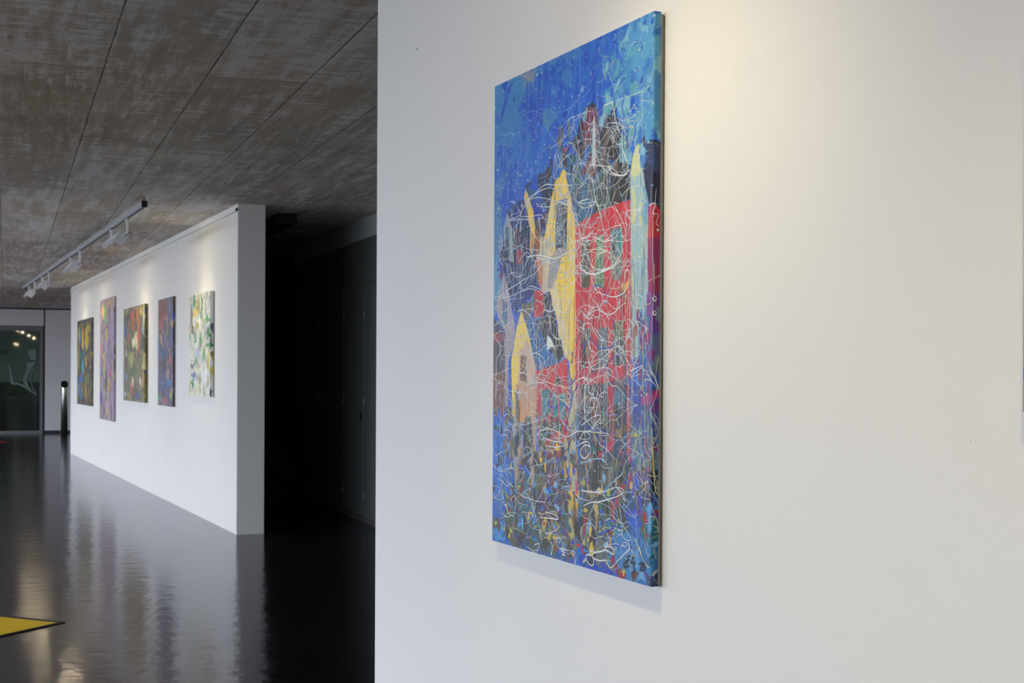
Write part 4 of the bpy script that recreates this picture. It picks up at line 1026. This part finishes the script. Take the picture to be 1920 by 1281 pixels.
art_rng = np.random.RandomState(5)
FW, FH, FD = 880, 1215, 17
art = Art(FW+FD-2, FH, 500, 1150, 3, (45,95,200))
for c1, c2, soft, pts in SHAPES:
    sky = len(pts) and min(q[1] for q in pts) < 150 and soft > 3
    art.poly(pts, c1, c2, soft, jit=1.3 if soft < 3 else 6.0, streak=0.25 if sky else 0.7, alpha=0.95 if soft > 3 else 1, detail=22 if not sky else 16)
R = art.rng
def dabs(n, x0, x1, y0, y1, sx, sy, pal, ang=0.3, soft=0, keep=False):
    for _ in range(n):
        art.blob(R.uniform(x0, x1), R.uniform(y0, y1), R.uniform(*sx), R.uniform(*sy), pal[R.randint(len(pal))], R.normal(0, ang), soft=soft, keep=keep)
# flecks in the sky, patches in the towers, thick litter at the foot of the town
dabs(420, 0, 880, 0, 400, (1.5, 6), (1.5, 8), [(30,75,170), (60,110,190), (90,150,205), (40,85,195)], 0.6, 0, True)
dabs(90, 0, 880, 0, 420, (2, 6), (2, 7), [(170,200,215), (120,175,220), (205,205,190), (90,150,210)], 0.5)
dabs(40, 0, 640, 0, 330, (15, 50), (8, 25), [(50,110,205), (60,125,200), (40,85,200)], 0.6, 4)
dabs(50, 640, 895, 0, 300, (10, 30), (8, 30), [(120,180,210), (80,150,205), (60,120,200), (90,160,190)], 0.6, 3)
dabs(60, 330, 720, 180, 520, (5, 16), (10, 40), [(50,60,80), (90,120,140), (110,90,90), (60,100,120), (70,55,60)], 0.2, 2, True)
dabs(50, 20, 480, 380, 700, (4, 12), (8, 35), [(50,70,130), (30,40,70), (90,120,160), (120,70,90), (150,160,180)], 0.2, 1, True)
dabs(22, 480, 830, 560, 860, (4, 9), (8, 30), [(150,40,50), (220,80,80), (120,60,110), (70,100,110)], 0.15, 1)
dabs(50, 0, 880, 870, 1010, (5, 14), (6, 24), [(60,90,150), (120,50,60), (70,60,60), (60,110,120), (110,90,60), (90,60,110)], 0.4, 2)
dabs(170, 0, 880, 960, 1205, (5, 20), (5, 20), [(40,80,120), (50,100,90), (60,70,50), (110,90,60), (90,60,50), (40,90,170), (80,80,90), (35,45,60)], 0.6, 2)
dabs(60, 0, 800, 860, 1190, (10, 34), (14, 40), [(32,34,28), (48,42,30), (30,42,34), (40,34,36), (58,40,26)], 0.3, 2)
dabs(60, 120, 800, 840, 1120, (5, 14), (14, 50), [(130,90,40), (150,40,48), (92,96,60), (40,110,105), (120,120,110), (175,150,120)], 0.25, 2)
dabs(26, 480, 800, 840, 1010, (8, 22), (12, 40), [(34,38,46), (60,60,40), (44,70,100), (30,34,36)], 0.3, 2)
dabs(30, 330, 640, 900, 1190, (5, 14), (8, 30), [(212,176,40), (190,170,110), (226,190,60), (150,130,90)], 0.4, 1)
dabs(150, 0, 890, 930, 1205, (4, 14), (3, 10), [(60,130,215), (120,180,225), (225,185,40), (185,40,50), (45,60,195), (170,185,50), (205,190,160), (100,40,120), (30,110,150)], 0.6)
dabs(40, 0, 890, 1000, 1205, (8, 20), (4, 9), [(90,160,225), (120,180,225), (40,90,200), (50,140,180)], 0.8)
dabs(26, 0, 110, 860, 1150, (5, 14), (10, 34), [(36,104,206), (30,92,196), (60,130,220)], 0.2)
dabs(80, 820, 895, 640, 1010, (4, 10), (6, 22), [(60,90,160), (110,50,140), (100,130,150), (150,40,100)], 0.2, 1)
dabs(60, 0, 120, 880, 1100, (3, 8), (4, 16), [(80,150,230), (30,90,190), (60,120,220)], 0.4)
# signature ground is kept calm
art.poly([(705,1120),(760,1108),(868,1118),(872,1180),(800,1196),(715,1188)], (52,118,180), (90,150,205), 2, jit=4, detail=18)
V_, Q_, K_ = [], [], []
lift = [0.12]
def stroke(pts, wd, col, step=5.0):
    lift[0] += 0.0004
    stroke_ribbon(pts, wd, lift[0], V_, Q_, K_, col, FW+FD-2, FH, step)
def scribble(n, x0, x1, y0, y1, wd, cols, length=(90, 320), curl=0.055, sx=1.1):
    sx = min(sx, 1.15); curl *= 0.34; n = int(n*0.7); wd = (wd[0]*0.72, wd[1]*0.72)
    for _ in range(n):
        x, y, a = R.uniform(x0, x1), R.uniform(y0, y1), R.uniform(0, 2*PI)
        k = R.normal(0, curl); L = R.uniform(*length); pts = []
        t = 0
        while t < L:
            pts.append((x, y)); k += R.normal(0, curl*0.55); k = max(-0.05, min(0.05, k)); k = -k if R.rand() < 0.04 else k; a += k*8
            x += 8*math.cos(a)*sx; y += 8*math.sin(a)
            if x < x0-20 or x > x1+20: a = PI-a
            if y < y0-20 or y > y1+20: a = -a
            t += 8
        c = cols[R.randint(len(cols))]; g = R.uniform(0.86, 1.03)
        stroke(pts, R.uniform(*wd), tuple(min(255, v*g) for v in c), 6)
def runs(n, x0, x1, y0, y1, wd, cols, length=(40, 200), lean=0.03):
    for _ in range(int(n*0.8)):
        x, y = R.uniform(x0, x1), R.uniform(y0, y1); L = R.uniform(*length); a = R.normal(0, lean)
        pts = [(x+a*t*L+R.normal(0, 1.2), y+t*L) for t in np.linspace(0, 1, 5)]
        c = cols[R.randint(len(cols))]; g = R.uniform(0.8, 1.03)
        stroke(pts, R.uniform(*wd)*0.75, tuple(min(255, v*g) for v in c), 12)
W1 = (216,224,228); W2 = (190,205,215); CR_ = (222,214,170); B1 = (45,80,205); S1 = (120,170,225)
def web(n, x0, x1, y0, y1, cols, seg=(16, 60), wd=(0.8, 1.7), sx=1.15, pts_n=(3, 9)):
    for _ in range(int(n*0.8)):
        x, y, a = R.uniform(x0, x1), R.uniform(y0, y1), R.uniform(0, 2*PI); pts = []
        bend = R.normal(0, 0.22)
        for _k in range(R.randint(*pts_n)):
            pts.append((x, y)); a += bend+R.normal(0, 0.42) if R.rand() > 0.12 else R.normal(0, 2); L = R.uniform(*seg)
            x += L*math.cos(a)*sx; y += L*math.sin(a)
            x = min(max(x, x0-30), x1+30); y = min(max(y, y0-30), y1+30)
        c = cols[R.randint(len(cols))]; g = R.uniform(0.85, 1.05)
        stroke(pts, R.uniform(*wd), tuple(min(255, v*g) for v in c), 6)
LS = (105,160,225); LS2 = (135,180,225)
web(70, 20, 640, 50, 400, [LS, LS2, LS], (14, 40), (0.8, 1.5))
scribble(16, 30, 600, 120, 400, (1.2, 2.0), [LS, LS2], (150, 500), 0.06)
web(40, 640, 890, 40, 330, [W2, (150,190,220)], (8, 26), (0.9, 2))
web(190, 360, 800, 190, 500, [W1, W2, W1], (14, 46))
scribble(16, 380, 760, 220, 470, (1.6, 3), [W1, W2], (150, 420), 0.07, 1.6)
runs(70, 380, 770, 190, 440, (1.2, 2.4), [W2, (130,150,170), (50,50,60), (90,60,50)], (40, 170))
web(190, 30, 470, 350, 650, [W1, W2, W1, S1], (12, 42))
runs(60, 40, 480, 380, 640, (1.2, 2.2), [W2, (80,120,190), W1, (30,40,80)], (40, 160))
web(180, 470, 810, 440, 870, [W1, W1, W2, CR_], (14, 50))
scribble(14, 480, 790, 480, 840, (1.8, 3.2), [W1], (150, 420), 0.05, 1.6)
runs(110, 490, 800, 520, 840, (1.2, 2.6), [W1, W2, (200,90,90), (110,60,110), (235,70,70)], (40, 200))
web(140, 10, 480, 620, 900, [W1, W2, CR_, W1], (12, 42))
runs(60, 20, 480, 620, 880, (1.2, 2.4), [W1, CR_, W2, S1], (40, 180), 0.05)
web(200, 10, 870, 850, 1070, [W1, W2, W1, S1], (10, 38))
runs(30, 10, 880, 850, 1060, (1.2, 2.6), [W1, CR_, B1, (150,170,200)], (20, 90), 0.15)
web(120, 10, 820, 1040, 1200, [W1, CR_, S1, (190,200,190), B1], (8, 34))
scribble(12, 10, 800, 1040, 1190, (1.6, 2.6), [W1, CR_], (80, 260), 0.08, 1.4)
runs(60, 740, 892, 300, 900, (1.2, 2.4), [W1, (160,190,205), (200,205,180), (90,130,190)], (30, 150), 0.04)
web(50, 760, 892, 560, 1000, [W1, CR_, (150,170,210)], (6, 22), (1, 2.2))
runs(40, 780, 892, 860, 1180, (1.4, 2.6), [CR_, W2, S1], (20, 80), 0.45)
runs(40, 5, 110, 860, 1120, (1.2, 2.2), [(140,190,235), W2], (20, 80), 0.1)
for x, y in [(R.uniform(0, 890), R.uniform(0, 1210)) for _ in range(420)]:     # spatters
    r = R.uniform(1.0, 3.0); stroke([(x-r, y-r*0.6), (x, y), (x+r, y+r*R.uniform(-1, 1))], R.uniform(1.8, 4.2), (W1, CR_, S1)[R.randint(3)], 3)
for c, wd, pts in DRIPS:
    stroke(pts, wd*(0.62 if c[0] > 30 or c[2] > 60 else 0.8), c, 4)
big = painting_root(NEAR0, 0.0, 1.0555, 0.027, 'large blue, red and yellow painting of gabled houses under white drips, on the near wall', roll=math.radians(0.15))
pc = make_canvas(big, art, FW, FH, FD, FW, (V_, Q_, K_), relief=0.25)

# ---- the five canvases on the long wall and the neighbour on the near wall
def abstract(seed, W, H, D, base_cols, marks, density, nx, ny, dab=((14, 50), (30, 130)), keys=()):
    a = Art(W+D-2, H, nx, ny, seed, base_cols[0])
    for _ in range(int(density*0.5)):
        a.blob(a.rng.uniform(0, W+D), a.rng.uniform(0, H), a.rng.uniform(60, 200), a.rng.uniform(60, 220), base_cols[a.rng.randint(len(base_cols))], a.rng.normal(0, 0.3), soft=3)
    for _ in range(int(density*2.2)):
        a.blob(a.rng.uniform(0, W+D), a.rng.uniform(0, H), a.rng.uniform(*dab[0]), a.rng.uniform(*dab[1]), marks[a.rng.randint(len(marks))], a.rng.normal(0, 0.22))
    for (x, y, rx, ry, c) in keys:
        a.poly([(x*W+rx*W*math.cos(t)*a.rng.uniform(.75, 1.15), y*H+ry*H*math.sin(t)*a.rng.uniform(.8, 1.1)) for t in np.linspace(0, 2*PI, 11)[:-1]], c, None, 0, 34, detail=30)
    for _ in range(int(density*2.6)):
        a.blob(a.rng.uniform(0, W+D), a.rng.uniform(0, H), a.rng.uniform(4, 14), a.rng.uniform(20, 90), marks[a.rng.randint(len(marks))], a.rng.normal(0, 0.3))
    return a
def hang(base, s_left, s_right, z0, z1, D, label, group, art_args, gap=0.008):
    W = int(round((s_left-s_right)*1000)); H = int(round((z1-z0)*1000))
    r = painting_root(base, s_left, z0, D/1000+gap+0.002, label, group)
    a = abstract(art_args[0], W, H, D, *art_args[1:])
    # density of samples: one per ~5 mm
    make_canvas(r, a, W, H, D, W, None, relief=0.6)
G = 'abstract canvases on the long white wall'
hang(FAR0, 13.01, 10.89, 0.95, 2.404, 20, 'dark canvas with ochre and turquoise drips, farthest left on the long wall', G,
     (11, [(52,56,58), (70,66,50), (40,52,66)],
      [(190,150,30), (160,130,40), (60,58,50), (40,44,52), (90,80,40), (120,100,40), (50,70,90), (35,38,44)], 130, 240, 260, ((12, 45), (40, 150)),
      [(.12,.22,.05,.13,(200,160,30)), (.38,.22,.06,.14,(205,165,40)), (.75,.12,.17,.05,(180,160,50)), (.62,.25,.06,.16,(200,165,35)), (.72,.25,.05,.13,(190,160,40)), (.1,.42,.05,.16,(185,155,45)), (.2,.18,.05,.08,(40,150,170)), (.45,.35,.04,.09,(50,120,180)),
       (.3,.45,.06,.10,(30,110,110)), (.40,.55,.09,.09,(50,160,190)), (.33,.68,.07,.07,(60,110,200)), (.17,.78,.08,.12,(50,110,190)), (.30,.90,.08,.06,(40,120,150)), (.65,.70,.07,.06,(50,150,70)), (.62,.5,.07,.08,(170,155,50)), (.62,.85,.05,.09,(205,170,50)), (.92,.57,.06,.02,(225,140,20)), (.9,.4,.05,.03,(160,110,80))]))
hang(FAR0, 9.84, 8.22, 0.782, 2.622, 20, 'tall lilac canvas with pastel streaks, second from left on the long wall', G,
     (12, [(150,130,165), (170,150,175), (120,115,120)],
      [(165,140,185), (190,160,185), (120,100,140), (90,85,85), (200,160,130), (150,150,90), (110,70,60), (190,190,120), (80,80,130), (60,60,60)], 130, 200, 300, ((12, 45), (40, 160)),
      [(.2,.10,.10,.07,(245,175,130)), (.35,.12,.07,.10,(110,175,60)), (.5,.30,.07,.06,(200,200,80)), (.15,.42,.05,.06,(225,100,60)), (.3,.55,.06,.10,(205,175,60)), (.77,.62,.06,.045,(220,60,50)), (.15,.60,.07,.05,(60,120,170)), (.12,.85,.08,.04,(60,50,150)), (.6,.05,.1,.05,(190,120,60)), (.9,.3,.08,.2,(170,150,190)), (.45,.68,.10,.10,(60,70,75)), (.65,.72,.08,.06,(190,150,60)), (.5,.9,.06,.08,(210,160,130))]))
hang(FAR0, 7.12, 5.25, 1.120, 2.377, 35, 'olive canvas with red streaks and a pale centre, middle of the five', G,
     (13, [(110,108,60), (95,90,50), (80,80,60)],
      [(150,140,60), (120,115,50), (70,66,50), (60,60,70), (170,165,100), (110,80,50), (80,95,110), (140,60,40), (50,55,45), (150,120,40)], 130, 240, 220, ((14, 60), (30, 120)),
      [(.06,.12,.07,.08,(50,50,45)), (.20,.10,.08,.06,(40,40,44)), (.40,.06,.05,.06,(200,50,45)), (.48,.15,.05,.12,(205,50,45)), (.23,.28,.05,.14,(165,70,60)), (.68,.10,.05,.08,(235,105,50)), (.72,.30,.05,.22,(210,75,50)), (.83,.06,.05,.07,(215,185,50)), (.55,.38,.17,.08,(225,220,175)), (.62,.30,.06,.06,(215,210,160)), (.4,.55,.14,.10,(150,155,75)), (.93,.26,.07,.05,(140,165,190)), (.93,.40,.07,.09,(22,20,20)),
       (.1,.25,.08,.12,(60,90,130)), (.42,.70,.12,.09,(75,100,50)), (.15,.50,.05,.05,(190,180,200)), (.15,.75,.08,.05,(110,130,170)), (.40,.84,.05,.10,(190,70,40)), (.47,.80,.04,.05,(220,225,225)), (.68,.93,.06,.05,(70,60,160)), (.8,.8,.05,.06,(210,190,190)), (.95,.78,.05,.08,(170,140,20)), (.95,.88,.06,.04,(40,60,40)), (.08,.92,.05,.04,(185,190,215)), (.95,.6,.06,.08,(190,175,130)), (.95,.12,.05,.10,(205,195,165))]))
hang(FAR0, 4.302, 3.266, 1.113, 2.376, 20, 'narrow blue and rust red canvas, fourth from left on the long wall', G,
     (14, [(60,60,90), (80,50,55), (50,60,80)],
      [(120,50,40), (50,70,130), (40,44,70), (140,90,60), (90,60,90), (60,100,130), (160,150,150), (70,50,50), (30,50,110)], 110, 160, 240, ((10, 36), (30, 120)),
      [(.35,.10,.34,.11,(120,46,32)), (.25,.2,.2,.08,(135,52,36)), (.15,.24,.12,.07,(165,60,40)), (.75,.08,.08,.09,(60,110,160)), (.93,.18,.08,.07,(35,70,160)), (.65,.22,.05,.08,(215,90,50)), (.45,.18,.10,.03,(120,130,110)), (.6,.32,.10,.04,(110,130,60)), (.2,.38,.12,.05,(200,150,140)), (.48,.43,.08,.06,(140,50,120)), (.85,.42,.06,.07,(50,80,180)), (.6,.5,.14,.06,(45,80,120)), (.93,.48,.07,.05,(90,40,30)), (.8,.55,.05,.07,(210,70,50)), (.15,.5,.06,.04,(60,80,180)), (.45,.63,.22,.05,(45,35,50)), (.65,.68,.07,.05,(190,130,110)), (.4,.8,.30,.09,(35,50,120)), (.75,.78,.15,.06,(40,110,170)), (.08,.93,.08,.05,(50,140,80)), (.45,.95,.14,.03,(190,45,50)), (.9,.9,.08,.03,(190,200,60)), (.93,.25,.06,.03,(200,160,50))]))
hang(FAR0, 2.19, 1.06, 1.262, 2.321, 35, 'white canvas with green patches and yellow drips, rightmost on the long wall', G,
     (15, [(222,224,212), (205,210,200), (215,212,190)],
      [(225,228,220), (200,205,205), (120,125,130), (205,195,90), (150,140,60), (230,225,190), (90,95,110), (215,215,215), (225,228,225)], 90, 240, 240, ((10, 36), (25, 90)),
      [(.25,.08,.07,.08,(50,140,75)), (.45,.12,.10,.12,(170,160,70)), (.30,.18,.09,.06,(230,190,50)), (.12,.20,.07,.10,(85,95,120)), (.2,.34,.10,.06,(110,95,50)), (.62,.12,.04,.12,(45,130,65)), (.88,.26,.14,.04,(20,150,65)), (.92,.40,.08,.06,(15,120,50)), (.90,.50,.12,.035,(10,130,55)), (.58,.44,.07,.08,(60,155,80)), (.30,.42,.06,.06,(50,150,80)), (.03,.41,.04,.04,(60,170,90)), (.5,.28,.07,.06,(245,245,240)), (.8,.35,.08,.07,(170,175,185)), (.4,.30,.07,.05,(190,170,60)), (.93,.65,.05,.10,(205,185,30)), (.72,.60,.06,.06,(70,160,100)), (.38,.65,.05,.04,(60,160,90)),
       (.5,.71,.045,.02,(215,70,60)), (.2,.70,.13,.03,(40,45,60)), (.23,.80,.14,.04,(70,90,150)), (.18,.88,.11,.03,(20,150,70)), (.7,.80,.12,.12,(228,228,225)), (.38,.58,.1,.06,(190,195,225)), (.52,.85,.04,.08,(110,150,80)), (.1,.96,.06,.03,(215,180,60))]))
hang(NEAR0, -1.9625, -2.75, 1.45, 2.65, 17, 'edge of a second red and olive painting at the right end of the near wall', None,
     (16, [(110,110,90), (150,150,130), (120,120,140)],
      [(200,90,90), (120,125,95), (90,80,80), (150,60,70), (90,95,150), (170,165,130), (170,150,165), (190,175,135)], 100, 120, 200, ((20, 60), (40, 160)), ()))
